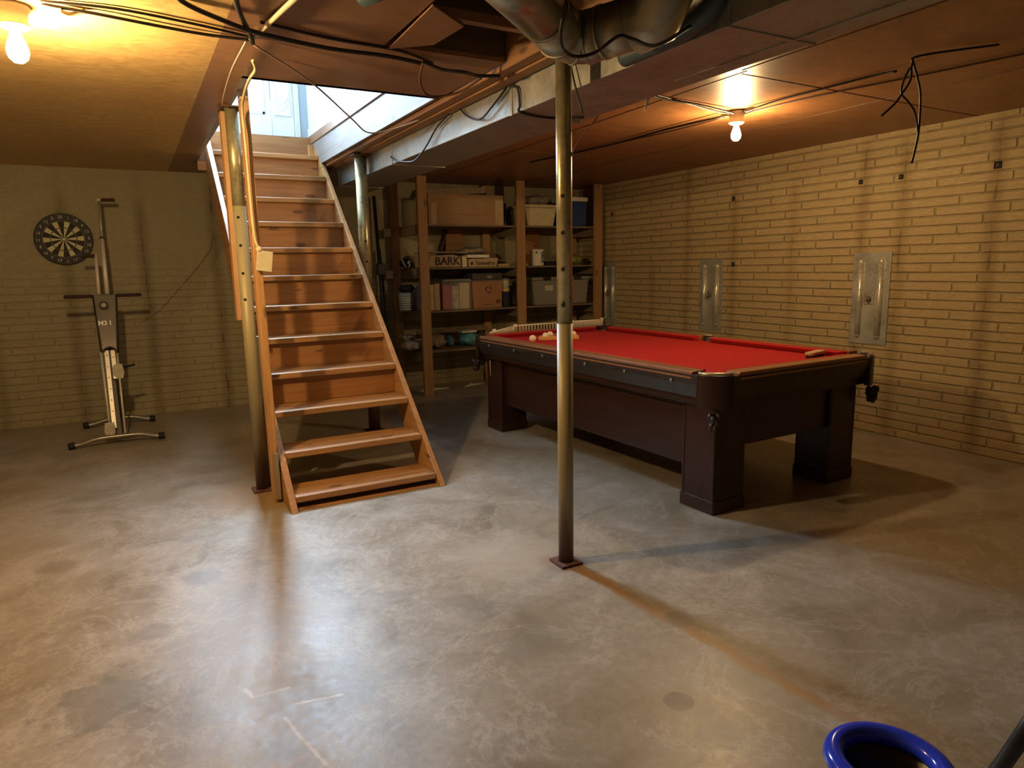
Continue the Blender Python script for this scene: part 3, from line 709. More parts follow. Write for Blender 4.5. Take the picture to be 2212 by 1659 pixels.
# outer apron under the rails (black), slanting inwards
def apron(p0, p1, out, z0, z1, inset, th=.03):
    p0, p1, n_ = Vector(p0), Vector(p1), Vector(out)
    b = B(); prof = [(0, z1), (-inset*.25, (z0+z1)/2+.01), (-inset, z0), (-inset-th, z0), (-th-.005, z1)]
    va = [b.verts.new(p0+n_*a+Vector((0, 0, z))) for a, z in prof]; vc = [b.verts.new(p1+n_*a+Vector((0, 0, z))) for a, z in prof]
    b.faces.new(va); b.faces.new(vc[::-1])
    for i in range(len(prof)):
        j = (i+1) % len(prof); b.faces.new((va[i], va[j], vc[j], vc[i]))
    return b
for sx in (-1, 1):
    for a_, c_ in ((-L2+.13, -.055), (.055, L2-.13)):
        ap = lobj('apron', apron((sx*W2, a_, 0), (sx*W2, c_, 0), (sx, 0, 0), .645, .772, .035), M['rail_black'], tb, .003)
        for k in range(3):
            y = a_+(c_-a_)*(k+.5)/3
            lobj('rail_bolt', ball(B(), (sx*(W2-.004), y, .722), .012, (.5, 1, 1), 14), M['stud'], ap)
for sy in (-1, 1):
    lobj('apron', apron((-W2+.13, sy*L2, 0), (W2-.13, sy*L2, 0), (0, sy, 0), .645, .772, .035), M['rail_black'] if sy > 0 else M['mahogany'], tb, .003)
# moulding step and cabinet body
b = B()
for z0, z1, e in ((.615, .645, .05), (.600, .615, .062)):
    bx(b, (-W2+e, -L2+e, z0), (W2-e, L2-e, z1))
lobj('moulding', b, M['mahogany'], tb, .004)
for sx in (-1, 1):
    lo, hi = sorted((sx*(W2-.145), sx*(W2-.175)))
    s_ = lobj('side_panel', prism(B(), [(lo, -L2+.15, .225), (lo, L2-.15, .225), (lo, L2-.15, .60), (lo, -L2+.15, .60)], (hi-lo, 0, 0)), M['mahogany'], tb, .003)
    lobj('side_moulding', bx(B(), (min(lo, lo-.006 if sx < 0 else lo), -L2+.15, .545), (max(hi, hi+.006 if sx > 0 else hi), L2-.15, .556)), M['mahogany'], s_, .002)
for sy in (-1, 1):
    lo, hi = sorted((sy*(L2-.125), sy*(L2-.155)))
    lobj('end_panel', bx(B(), (-W2+.15, lo, .35), (W2-.15, hi, .60)), M['mahogany'], tb, .003)
# legs
for sx in (-1, 1):
    for sy in (-1, 1):
        cx_, cy_ = sx*(W2-.225), sy*(L2-.215); h_ = .115
        b = B(); bx(b, (cx_-h_, cy_-h_, .05), (cx_+h_, cy_+h_, .60))
        for fx in (-1, 1):   # raised corner beads and a flared foot
            for fy in (-1, 1): bx(b, (cx_+fx*(h_-.006)-.010, cy_+fy*(h_-.006)-.010, .06), (cx_+fx*(h_-.006)+.010, cy_+fy*(h_-.006)+.010, .585))
        lg = lobj('leg', b, M['mahogany_v'], tb, .006)
        lobj('foot', bx(B(), (cx_-h_-.010, cy_-h_-.010, 0), (cx_+h_+.010, cy_+h_+.010, .075)), M['mahogany_v'], lg, .008)
# corner castings, pockets
for sx in (-1, 1):
    for sy in (-1, 1):
        c = Vector((sx*(W2-.02), sy*(L2-.02), 0))
        # rounded corner body
        b = B(); n_ = 14; pts = []
        cc = Vector((sx*(W2-.135), sy*(L2-.135), 0)); R_ = .135
        a0 = math.atan2(0, sx); 
        arc = []
        for i in range(n_+1):
            t = i/n_*PI/2
            arc.append(cc+Vector((sx*math.sin(t)*R_, sy*math.cos(t)*R_, 0)))
        q = Vector((sx*(W2-.05), sy*(L2-.05), 0))
        inner = []
        for i in range(n_+1):
            t = (n_-i)/n_*PI/2
            inner.append(cc+Vector((sx*math.sin(t)*(R_-.035), sy*math.cos(t)*(R_-.035), 0)))
        poly = [p+Vector((0, 0, .60)) for p in arc+inner]
        prism(b, poly, (0, 0, .178))
        cb = lobj('corner_block', b, M['mahogany_v'], tb, .003)
        # bright lip on the casting
        lipc = []
        for i in range(n_+1):
            t = i/n_*PI/2
            lipc.append(cc+Vector((sx*math.sin(t)*(R_-.018), sy*math.cos(t)*(R_-.018), .783)))
        lobj('pocket_casting', tube(B(), lipc, .009, 8, 1), M['iron'] if sy < 0 else M['rail_black'], cb)
        pc = Vector((sx*(W2-.095), sy*(L2-.095), 0))
        lobj('pocket', lathe(B(), [(.050, .765), (.060, .755), (.062, .72), (.055, .66), (.035, .615), (.001, .60)], pc, 20), M['leather'], cb)
        # tasselled leather fringe hanging at the corner
        b = B()
        o_ = cc+Vector((sx, sy, 0))*(R_*.72)
        for k in range(7):
            a_ = k/7*2*PI; r_ = .022
            ball(b, o_+Vector((math.cos(a_)*r_, math.sin(a_)*r_, .565-.012*(k % 3))), .018, (1, 1, 1.3), 10)
        for k in range(5):
            a_ = k/5*2*PI+.4
            ball(b, o_+Vector((math.cos(a_)*.015, math.sin(a_)*.015, .515-.01*(k % 2))), .017, (1, 1, 1.4), 10)
        lobj('leather_fringe', b, M['leather'], cb)
    c = Vector((sx*(W2-.045), 0, 0))
    sp_ = lobj('side_pocket', lathe(B(), [(.040, .790), (.048, .785), (.050, .74), (.044, .68), (.028, .62), (.001, .60)], c, 20), M['leather'])
    lobj('pocket_casting', tube(B(), [c+Vector((sx*.04*math.cos(t)+.0, .052*math.sin(t), .788)) for t in [(-PI/2)+PI*i/10 for i in range(11)]], .007, 8, 1), M['iron'], sp_)

# cue ball, tray with balls, brush, white pieces lying on the table
BZ = .7525
solo('billiard_ball', ball(B(), (2.742, 4.63, BZ+.0285), .0285), M['ivory'], 'white cue ball lying alone left of the wooden rack', 'ball', 'balls lying on the red cloth')
rk = thing('ball_rack', 'orange wooden rack lying on the red cloth behind the centre post', 'rack', (3.02, 4.72, BZ))
def seg_box(a, c, h, th):
    a, c = Vector(a), Vector(c); d = c-a; n_ = Vector((-d.y, d.x, 0)).normalized()*th/2
    return prism(B(), [a-n_, c-n_, c+n_, a+n_], (0, 0, h))
T3 = [Vector((2.84, 4.70, BZ)), Vector((3.16, 4.60, BZ)), Vector((3.06, 4.92, BZ))]
for i in range(3): obj('rack_side', seg_box(T3[i], T3[(i+1) % 3], .030, .014), M['tray'], rk, .003)
for k, (x_, y_, lab) in enumerate([(2.925, 4.735, 'ivory ball at the left corner inside the wooden rack'), (3.01, 4.80, 'ivory ball near the back of the wooden rack'), (3.07, 4.70, 'ivory ball hidden partly behind the centre post in the rack'), (3.175, 4.70, 'pale ball just right of the centre post outside the rack')]):
    solo('billiard_ball', ball(B(), (x_, y_, BZ+.0285), .0285), M['ivory'], lab, 'ball', 'balls lying on the red cloth')
br = thing('table_brush', 'wooden bristle brush resting on the cloth at the near end of the pool table', 'brush', (3.66, 2.76, BZ), math.radians(14))
obj('bristles', prism(B(), [(-.085, -.022, 0), (.085, -.022, 0), (.085, .022, 0), (-.085, .022, 0)], (0, 0, .026)), M['bristle'], br, .004, True)
b = B(); prism(b, [(-.095, -.012, .026), (-.08, -.028, .026), (.085, -.028, .026), (.098, -.010, .026), (.098, .012, .026), (.08, .028, .026), (-.085, .028, .026)], (0, 0, .018))
obj('brush_back', b, M['brush_wood'], br, .004, True)
# white plastic comb-like railing on the far rail
wr = thing('white_railing', 'white plastic comb-like railing lying along the far rail of the pool table', 'railing', (3.2, 5.16, ZT))
def railing(p0, p1, z0, h0, h1, n_teeth, name):
    b = B(); p0, p1 = Vector(p0), Vector(p1)
    tube(b, [p0+Vector((0, 0, z0+h0)), p1+Vector((0, 0, z0+h1))], .006, 8, 1)
    for k in range(n_teeth):
        t = (k+.5)/n_teeth; q = p0.lerp(p1, t); hh = h0+(h1-h0)*t
        cyl(b, q+Vector((0, 0, z0)), q+Vector((0, 0, z0+hh)), .0035, seg=6)
    return obj(name, b, M['white_plastic'], wr)
ry = 5.14
railing((2.60, ry-.05, 0), (2.87, ry, 0), ZT, .010, .050, 22, 'railing_section')
railing((2.87, ry, 0), (3.46, ry+.01, 0), ZT, .050, .052, 19, 'railing_section')
railing((3.46, ry+.01, 0), (3.79, ry-.02, 0), ZT, .052, .055, 24, 'railing_section')
for x_, h_ in ((2.665, .030), (2.87, .060), (3.46, .062), (3.79, .066)):
    obj('corner_knob', bx(B(), (x_-.013, ry-.012, ZT+h_-.022), (x_+.013, ry+.012, ZT+h_+.004)), M['white_plastic'], wr, .004)
solo('white_rod', cyl(B(), (2.575, 5.02, .10), (2.565, 5.03, .61), .007, seg=10), M['white_plastic'], 'slim white rod hanging upright against the far left leg of the pool table', 'rod')

# ================================================================ SHELVING
SY0, SY1 = 6.70, 7.27
sh = thing('storage_shelf', 'tall rough lumber storage shelving against the back wall behind the pool table', 'shelf', (3.7, 6.9, 0))
for x_ in (2.615, 3.765, 4.81):
    obj('post', bx(B(), (x_, SY0-.04, 0), (x_+.105, SY0, 2.262)), M['shelf_post'], sh, .004)
for x_ in (2.52, 3.62, 4.83):
    obj('post', bx(B(), (x_, SY1-.06, 0), (x_+.09, SY1-.02, 2.262)), M['shelf_post'], sh, .004)
levels = (1.785, 1.345, .895, .475)
for z in levels:
    for x0, x1 in ((2.61, 3.76), (3.70, 4.93)):
        if x0 == 3.70: x0 = 3.765
        obj('shelf_board', bx(B(), (x0, SY0+.001, z-.018), (x1, SY1-.005, z)), M['shelf_board'], sh, .002)
    for x_ in (2.61, 3.77, 4.84):
        obj('shelf_rail', bx(B(), (x_, SY0+.001, z-.108), (x_+.04, SY1-.061, z-.019)), M['shelf_rail'], sh, .003)
    obj('shelf_rail', bx(B(), (2.42, SY1-.10, z-.108), (2.519, SY1-.061, z-.019)), M['shelf_rail'], sh, .003)
obj('kick_board', bx(B(), (2.73, SY1-.15, .62), (3.6, SY1-.13, .66)), M['shelf_rail'], sh, .003)
for x_ in (3.25, 4.28):   # diagonal braces at the back
    b = B(); bx(b, (-.10, -.012, -.30), (.10, .012, .30), 0, Matrix.Translation((x_+.0, SY1-.045, 1.56)) @ Matrix.Rotation(math.radians(4), 4, 'Y'))
    obj('back_brace', b, M['riser'], sh, .003)
    b = B(); bx(b, (-.012, -.012, -.34), (.012, .012, .34), 0, Matrix.Translation((x_-.14, SY1-.045, 1.56)) @ Matrix.Rotation(math.radians(18), 4, 'Y'))
    obj('back_brace', b, M['joist'], sh, .003)

LV = levels
# top shelf
t = thing('cardboard_box', 'large open cardboard box on the top shelf, left bay', 'box', (3.2, 6.95, LV[0]))
obj('carton', bx(B(), (2.77, 6.76, LV[0]+.001), (3.655, 7.15, LV[0]+.32)), M['card'], t, .004)
b = B(); prism(b, [(2.80, 7.17, LV[0]+.32), (3.645, 7.17, LV[0]+.34), (3.655, 7.19, LV[0]+.455), (2.83, 7.19, LV[0]+.40)], (0, .004, 0))
obj('flap', b, M['card_tan'], t)
obj('tape_strip', bx(B(), (2.80, 6.757, LV[0]+.003), (2.86, 6.759, LV[0]+.22)), M['card_tan'], t)
obj('tape_strip', bx(B(), (3.55, 6.757, LV[0]+.003), (3.65, 6.759, LV[0]+.27)), M['card_tan'], t)
b = B(); bx(b, (3.0, 6.757, LV[0]+.105), (3.42, 6.7585, LV[0]+.120)); prism(b, [(3.42, 6.757, LV[0]+.09), (3.48, 6.757, LV[0]+.115), (3.42, 6.757, LV[0]+.14)], (0, .0015, 0))
obj('printed_arrow', b, M['card_red'], t)
obj('dark_contents', prism(B(), [(2.95, 7.05, LV[0]+.32), (3.6, 7.05, LV[0]+.32), (3.6, 7.05, LV[0]+.375), (3.2, 7.05, LV[0]+.34)], (0, .03, 0)), M['black_matte'], t)
t = solo('plastic_pot', lathe(B(), [(.001, .0), (.06, 0), (.085, .24), (.092, .245), (.092, .26), (.082, .26), (.07, .05), (.001, .02)], (3.765, 7.08, LV[0]+.001)), M['black_matte'], 'black pot on the top shelf between the cardboard box and the middle post', 'pot')
t = thing('plastic_bin', 'cream plastic bin with a lid on the top shelf, right bay', 'bin', (4.14, 6.95, LV[0]))
b = B(); prism(b, [(3.96, 6.76, LV[0]+.002), (4.30, 6.76, LV[0]+.002), (4.345, 6.76, LV[0]+.205), (3.93, 6.76, LV[0]+.205)], (0, .36, 0))
obj('tub', b, M['bin_cream'], t, .012)
obj('lid', bx(B(), (3.90, 6.74, LV[0]+.205), (4.37, 7.13, LV[0]+.238)), M['bin_cream'], t, .008)
t = thing('cooler', 'blue cooler with a white lid on the top shelf at the right end', 'cooler', (4.63, 6.95, LV[0]))
obj('body', prism(B(), [(4.50, 6.76, LV[0]+.002), (4.755, 6.76, LV[0]+.002), (4.765, 6.76, LV[0]+.285), (4.49, 6.76, LV[0]+.285)], (0, .33, 0)), M['blue_cool'], t, .010)
obj('lid', bx(B(), (4.485, 6.75, LV[0]+.286), (4.772, 7.10, LV[0]+.335)), M['white_lid'], t, .010)
def crumple(c, s, seed, mat, name, label, cat, sub=3, amp=.25):
    rnd = random.Random(seed); b = B(); r_ = bmesh.ops.create_icosphere(b, subdivisions=sub, radius=1)
    for v in b.verts:
        k = 1+amp*(math.sin(v.co.x*5+seed)*math.cos(v.co.y*6+seed*2)+.5*math.sin(v.co.z*9+v.co.x*7+seed))*.6+rnd.uniform(-amp, amp)*.25
        v.co = Vector((v.co.x*s[0]*k, v.co.y*s[1]*k, max(v.co.z*s[2]*k, -s[2])))
    zmin = min(v.co.z for v in b.verts)
    bmesh.ops.translate(b, vec=Vector(c)-Vector((0, 0, zmin)), verts=b.verts)
    for f in b.faces: f.smooth = True
    return solo(name, b, M[mat], label, cat)
crumple((4.20, 6.97, LV[0]+.24), (.16, .10, .06), 5, 'bag', 'plastic_bundle', 'dusty crumpled plastic bundle on top of the cream bin', 'bundle')
# second shelf
t = thing('mulch_bag', 'paper bag printed BARK lying on the second shelf, left bay', 'bag', (2.94, 6.95, LV[1]))
b = B(); prism(b, [(2.735, 6.76, LV[1]+.002), (3.13, 6.76, LV[1]+.002), (3.12, 6.76, LV[1]+.115), (3.03, 6.76, LV[1]+.135), (2.77, 6.76, LV[1]+.125)], (0, .40, 0))
obj('sack', b, M['card_tan'], t, .012)
obj('printed_word', text_bm('BARK', .115, face_negY(2.965, 6.757, LV[1]+.064) @ Matrix.Shear('XZ', 4, (-.0, 0)), .001, bold=.003), M['ink'], t)
solo('white_tube_box', bx(B(), (3.145, 6.77, LV[1]+.001), (3.20, 7.1, LV[1]+.115)), M['bin_cream'], 'narrow cream carton standing between the bark bag and the printed box', 'carton', bevel=.004)
t = thing('flooring_box', 'flat pale carton printed TarkettPro on the second shelf', 'box', (3.40, 6.95, LV[1]))
obj('carton', prism(B(), [(3.215, 6.76, LV[1]+.001), (3.555, 6.76, LV[1]+.001), (3.575, 6.76, LV[1]+.095), (3.215, 6.76, LV[1]+.085)], (0, .42, 0)), M['card_tan'], t, .004)
obj('printed_word', text_bm('TarkettPro', .052, face_negY(3.415, 6.757, LV[1]+.038), .001, bold=.001), M['ink'], t)
b = B(); cyl(b, (3.252, 6.7585, LV[1]+.038), (3.252, 6.757, LV[1]+.038), .018, seg=20)
obj('printed_mark', b, M['ink'], t)
solo('paper_block', bx(B(), (3.22, 6.80, LV[1]+.098), (3.49, 7.08, LV[1]+.132)), M['white_lid'], 'bright white package on the printed carton under the plastic wrap', 'package', bevel=.006)
b = B()
bx(b, (2.73, 6.78, LV[1]+.150), (3.22, 7.12, LV[1]+.168)); ball(b, (3.36, 6.95, LV[1]+.178), .16, (1, .9, .24), 24)
for v in b.verts: v.co.z += .010*math.sin(v.co.x*31)*math.cos(v.co.y*27)
solo('plastic_wrap', b, M['bag'], 'dusty plastic wrap draped over the bark bag and the white package', 'wrap', bevel=.006)
solo('flat_board', bx(B(), (3.59, 6.80, LV[1]+.001), (3.74, 7.15, LV[1]+.03)), M['card_tan'], 'thin tan board offcut on the second shelf left of the middle post', 'board', bevel=.002)
solo('flat_board', bx(B(), (3.88, 6.80, LV[1]+.001), (3.98, 7.15, LV[1]+.03)), M['card_tan'], 'thin tan board offcut on the second shelf right of the middle post', 'board', bevel=.002)
b = B(); tube(b, [(2.55, 7.0, LV[1]+.09), (2.56, 6.98, LV[1]+.05), (2.575, 6.96, LV[1]+.012)], .010, 8); tube(b, [(2.63, 6.97, LV[1]+.07), (2.60, 6.97, LV[1]+.06), (2.62, 6.96, LV[1]+.035), (2.60, 6.96, LV[1]+.010)], .007, 8)
t = solo('white_hook', b, M['white_plastic'], 'two small bent white plastic hooks at the left end of the second shelf', 'hook')
crumple((2.60, 7.07, LV[1]+.001), (.055, .06, .05), 11, 'navy', 'dark_pouch', 'small dark pouch behind the white hooks on the second shelf', 'pouch', 2)
t = thing('paint_can', 'white paint can with a grey-green label on the second shelf, right bay', 'can', (4.136, 6.85, LV[1]))
obj('can_body', lathe(B(), [(.001, .001), (.078, .001), (.080, .005), (.080, .172), (.084, .176), (.084, .183), (.070, .186), (.068, .178), (.001, .178)], (4.136, 6.86, LV[1])), M['white_lid'], t)
lb = B(); n_ = 12
for i in range(n_):
    a0, a1 = math.radians(-84+90*i/n_), math.radians(-84+90*(i+1)/n_)
    P_ = lambda a, z: Vector((4.136+math.cos(a)*.0808, 6.86+math.sin(a)*.0808, LV[1]+z))
    f = lb.faces.new([lb.verts.new(P_(a0, .035)), lb.verts.new(P_(a1, .035)), lb.verts.new(P_(a1, .155)), lb.verts.new(P_(a0, .155))])
lab = obj('paper_label', lb, M['paint_label'], t)
b = B()
for zc, wd_ in ((.125, .07), (.085, .075), (.06, .05)):
    for i in range(8):
        a0 = math.radians(-72)+wd_/.081*i/8; a1 = math.radians(-72)+wd_/.081*(i+.75)/8
        pp = [Vector((4.136+math.cos(a)*.0815, 6.86+math.sin(a)*.0815, LV[1]+z)) for a, z in ((a0, zc), (a1, zc), (a1, zc+.012), (a0, zc+.012))]
        b.faces.new([b.verts.new(q) for q in pp])
obj('print_line', b, M['white_lid'], lab)
obj('handle_ear', ball(B(), (4.088, 6.795, LV[1]+.150), .011, (1, .6, 1), 12), M['black'], t)
crumple((4.64, 6.9, LV[1]+.001), (.125, .11, .065), 3, 'green_bag', 'green_bundle', 'olive green crumpled bag on the second shelf at the right end', 'bag')
solo('dark_tray', bx(B(), (4.23, 6.80, LV[1]+.001), (4.45, 7.1, LV[1]+.05)), M['black_matte'], 'dark flat tray beside the paint can, behind the centre post', 'tray', bevel=.006)
# third shelf
z3 = LV[2]
t = thing('striped_basket', 'small blue and white striped basket at the left end of the third shelf', 'basket', (2.56, 6.92, z3))
obj('basket', lathe(B(), [(.001, .001), (.062, .001), (.078, .20), (.074, .20), (.058, .01), (.001, .008)], (2.54, 6.92, z3)), M['blue_basket'], t)
b = B()
for k in range(7):
    zz = .025+k*.025; b = b; r_ = .062+.016*zz/.2+.0015
    lathe(b, [(r_, zz-.004), (r_+.001, zz), (r_, zz+.004)], (2.54, 6.92, z3), 32)
obj('white_stripe', b, M['white_lid'], t)
crumple((2.56, 6.92, z3+.195), (.085, .08, .045), 8, 'navy', 'navy_cloth', 'navy cloth stuffed on top of the striped basket', 'cloth', 2)
solo('lilac_lid', cyl(B(), (2.668, 6.86, z3+.138), (2.688, 6.86, z3+.138), .135, seg=40), M['lilac'], 'pale lilac round lid standing on edge behind the left front post', 'lid', bevel=.003)
t = thing('storage_tub', 'clear lidded tub of books on the third shelf behind the left post', 'tub', (3.05, 6.93, z3))
obj('lid', bx(B(), (2.90, 6.75, z3+.302), (3.235, 7.15, z3+.325)), M['tub'], t, .006)
books = [(2.742, 2.80, .275, 'cream_book', 'cream book standing first beside the left shelf post'), (2.803, 2.868, .285, 'card_tan', 'tan book standing next to the first cream one')]
for i, (x0, x1, h_, m_, lab_) in enumerate(books):
    solo('book', bx(B(), (x0, 6.76, z3+.001), (x1, 6.95, z3+h_)), M[m_], lab_, 'book', 'books on the third shelf', bevel=.006)
b = B()
bx(b, (2.895, 6.752, z3+.002), (3.232, 6.757, z3+.300)); bx(b, (2.895, 6.757, z3+.002), (2.899, 7.13, z3+.300)); bx(b, (3.228, 6.757, z3+.002), (3.232, 7.13, z3+.300)); bx(b, (2.899, 7.126, z3+.002), (3.228, 7.13, z3+.3))
obj('tub', b, clearish('thin_clear_plastic', (.6, .6, .6), .12), t)
for x0, x1, h_, m_, lab_ in ((2.905, 3.005, .265, 'red_book', 'red book inside the clear tub on the third shelf'), (3.010, 3.095, .255, 'floral', 'mottled cream book inside the clear tub'), (3.100, 3.222, .285, 'cream_book', 'rounded cream book at the right inside the clear tub')):
    solo('book', bx(B(), (x0, 6.77, z3+.003), (x1, 6.98, z3+h_)), M[m_], lab_, 'book', 'books on the third shelf', bevel=.012)
t = thing('recycled_box', 'brown cardboard box with a recycling mark on the third shelf', 'box', (3.43, 6.95, z3))
obj('carton', prism(B(), [(3.262, 6.76, z3+.001), (3.608, 6.76, z3+.001), (3.622, 6.76, z3+.292), (3.250, 6.76, z3+.292)], (0, .36, 0)), M['card_red'], t, .004)
b = B()
for k in range(3):
    a0 = math.radians(90+120*k+12)
    pts = [Vector((3.445+math.cos(a0+math.radians(s))*r_, 6.758, z3+.200+math.sin(a0+math.radians(s))*r_)) for r_, s in ((.028, 0), (.040, 0), (.040, 40), (.040, 70), (.048, 70), (.034, 100), (.020, 70), (.028, 70), (.028, 40))]
    prism(b, pts, (0, .0015, 0))
obj('recycling_mark', b, M['ink'], t)
b = B(); bx(b, (3.535, 6.7575, z3+.05), (3.592, 6.759, z3+.09)); bx(b, (3.38, 6.7575, z3+.035), (3.50, 6.759, z3+.043))
obj('printed_block', b, M['joist'], t)
t = thing('dark_case', 'dark flat case lying on top of the recycled cardboard box', 'case', (3.43, 6.95, z3+.30))
obj('case_body', bx(B(), (3.262, 6.77, z3+.305), (3.625, 7.08, z3+.382)), plain('charcoal_plastic', (.045, .048, .055), .45), t, .006)
obj('case_rim', bx(B(), (3.245, 6.765, z3+.294), (3.635, 7.09, z3+.304)), M['tub'], t, .002)
obj('case_label', bx(B(), (3.44, 6.768, z3+.325), (3.50, 6.7698, z3+.355)), M['tub'], t)
t = thing('sports_jar', 'clear jar with navy base and yellow band left of the middle post', 'jar', (3.69, 6.86, z3))
obj('jar_body', lathe(B(), [(.001, .001), (.052, .001), (.054, .01), (.054, .17), (.001, .17)], (3.69, 6.84, z3)), M['navy'], t)
obj('yellow_band', lathe(B(), [(.001, .17), (.055, .17), (.055, .205), (.001, .205)], (3.69, 6.84, z3)), M['yellow'], t)
obj('jar_top', lathe(B(), [(.001, .205), (.054, .205), (.054, .285), (.048, .30), (.001, .30)], (3.69, 6.84, z3)), M['label'], t)
obj('jar_lid', cyl(B(), (3.69, 6.84, z3+.300), (3.69, 6.84, z3+.318), .056), M['tub'], t)
def clear_bin(x0, x1, label, lab=True, group='grey translucent bins on the third shelf'):
    t = thing('clear_bin', label, 'bin', ((x0+x1)/2, 6.93, z3), group=group)
    obj('tub', prism(B(), [(x0+.03, 6.76, z3+.001), (x1-.03, 6.76, z3+.001), (x1, 6.76, z3+.285), (x0, 6.76, z3+.285)], (0, .36, 0)), M['tub'], t, .012)
    obj('lid', bx(B(), (x0-.01, 6.745, z3+.286), (x1+.01, 7.13, z3+.318)), M['tub'], t, .006)
    xm = (x0+x1)/2
    obj('latch', bx(B(), (xm-.05, 6.735, z3+.285), (xm+.05, 6.746, z3+.325)), M['black_matte'], t, .003)
    if lab: obj('sticker', bx(B(), (xm-.02, 6.7565, z3+.165), (xm+.09, 6.7585, z3+.225)), M['label'], t)
    return t
clear_bin(4.015, 4.375, 'grey translucent bin with a pale sticker, between middle and centre posts')
clear_bin(4.44, 4.79, 'grey translucent bin without sticker at the right end of the third shelf', False)
solo('green_jar', lathe(B(), [(.001, .001), (.045, .001), (.05, .29), (.055, .30), (.055, .32), (.001, .32)], (3.935, 6.85, z3)), plain('dull_green_plastic', (.15, .16, .11), .5), 'dull green tall jar right beside the middle shelf post', 'jar')
# bottom shelf
z4 = LV[3]
crumple((2.87, 6.93, z4+.001), (.115, .13, .075), 21, 'mottle', 'fabric_heap', 'mottled brown heap of fabric on the bottom shelf', 'fabric')
crumple((2.58, 6.90, z4+.001), (.11, .14, .055), 23, 'grey_fabric', 'fabric_heap', 'grey folded fabric heap at the left end of the bottom shelf', 'fabric')
crumple((3.06, 7.0, z4+.001), (.045, .09, .065), 25, 'teal', 'teal_bundle', 'small teal bundle right of the mottled heap on the bottom shelf', 'bundle', 2)
crumple((3.27, 6.93, z4+.001), (.125, .13, .075), 26, 'teal', 'teal_bundle', 'long teal bundle on the bottom shelf, nearest the pool table corner', 'bundle')
solo('paper_pile', bx(B(), (3.16, 6.86, z4+.150), (3.34, 7.05, z4+.175)), M['label'], 'pale folded paper resting on the long teal bundle', 'paper', bevel=.004)
solo('paper_pile', bx(B(), (2.48, 6.88, z4+.135), (2.62, 7.05, z4+.16)), M['grey_fabric'], 'pale folded sheets on top of the grey fabric heap', 'paper', bevel=.004)
solo('white_card', bx(B(), (3.05, 7.20, .62), (3.11, 7.205, .645)), M['white_lid'], 'tiny white card pinned near the wall above the teal bundle', 'card')
# hangers on the floor
def hanger(x, y, s, rz, label):
    t = thing('coat_hanger', label, 'hanger', (x, y, .006), rz, 'white plastic hangers on the floor under the shelves')
    b = B(); tube(b, [(-.19*s, 0, 0), (0, .07*s, 0), (.19*s, 0, 0)], .006, 8, 1); tube(b, [(-.19*s, 0, 0), (.19*s, 0, 0)], .006, 8, 1)
    obj('shoulder_bar', b, M['white_plastic'], t, 0, True)
    obj('hook', tube(B(), [(0, .07*s, 0), (0, .10*s, .004), (.02*s, .125*s, .008), (.045*s, .105*s, .008)], .004, 8), M['white_plastic'], t, 0, True)
hanger(2.86, 6.98, .9, .05, 'white coat hanger on the floor beside the left shelf post')
hanger(3.36, 7.0, .8, .25, 'white coat hanger on the floor nearer the pool table leg')

# dark tall bar standing against the wall left of the shelf
t = thing('folded_stand', 'dark metal stand folded upright against the wall left of the shelves', 'stand', (2.36, 7.12, 0))
obj('upright', cyl(B(), (2.36, 7.05, .008), (2.34, 7.2, 2.10), .018, seg=12), M['black_matte'], t)
obj('upright', cyl(B(), (2.42, 7.05, .008), (2.37, 7.2, 1.55), .014, seg=12), M['black_matte'], t)
obj('joint', bx(B(), (2.31, 7.09, 1.28), (2.40, 7.15, 1.40)), M['black_matte'], t, .008)

# ================================================================ RIGHT WALL: anchor plates and ties
def anchor(y0, y1, z0, z1, label, tilt=0):
    yc, zc = (y0+y1)/2, (z0+z1)/2
    t = thing('wall_anchor_plate', label, 'metal plate', (XR, yc, zc), group='galvanised wall anchor plates on the right wall')
    obj('plate', bx(B(), (XR-.010, y0, z0), (XR-.001, y1, z1)), M['galv_plate'], t, .003)
    for s in (-1, 1):
        y_ = yc+s*(y1-y0)*.27
        b = B(); L_ = (z1-z0)*.40
        prof = []
        cyl(b, (XR-.010, y_, zc-L_), (XR-.010, y_, zc+L_), .024, seg=20)
        ball(b, (XR-.010, y_, zc-L_), .024, (1, 1, 1), 16); ball(b, (XR-.010, y_, zc+L_), .024, (1, 1, 1), 16)
        obj('rib', b, M['galv_rib_lit'], t)
    w_ = obj('washer', bx(B(), (XR-.016, yc-.04, zc-.045), (XR-.010, yc+.04, zc+.045)), M['galv'], t, .003)
    obj('nut', cyl(B(), (XR-.040, yc, zc), (XR-.016, yc, zc), .022, seg=6), M['stud'], w_)
    obj('bolt_end', cyl(B(), (XR-.062, yc, zc), (XR-.040, yc, zc), .011, seg=12), M['iron'], w_)
anchor(3.168, 3.475, .695, 1.40, 'galvanised anchor plate on the brick wall, nearest the camera')
anchor(4.850, 5.150, .685, 1.375, 'galvanised anchor plate on the brick wall, the middle of three')
anchor(6.510, 6.775, .650, 1.368, 'galvanised anchor plate on the brick wall beside the shelves')
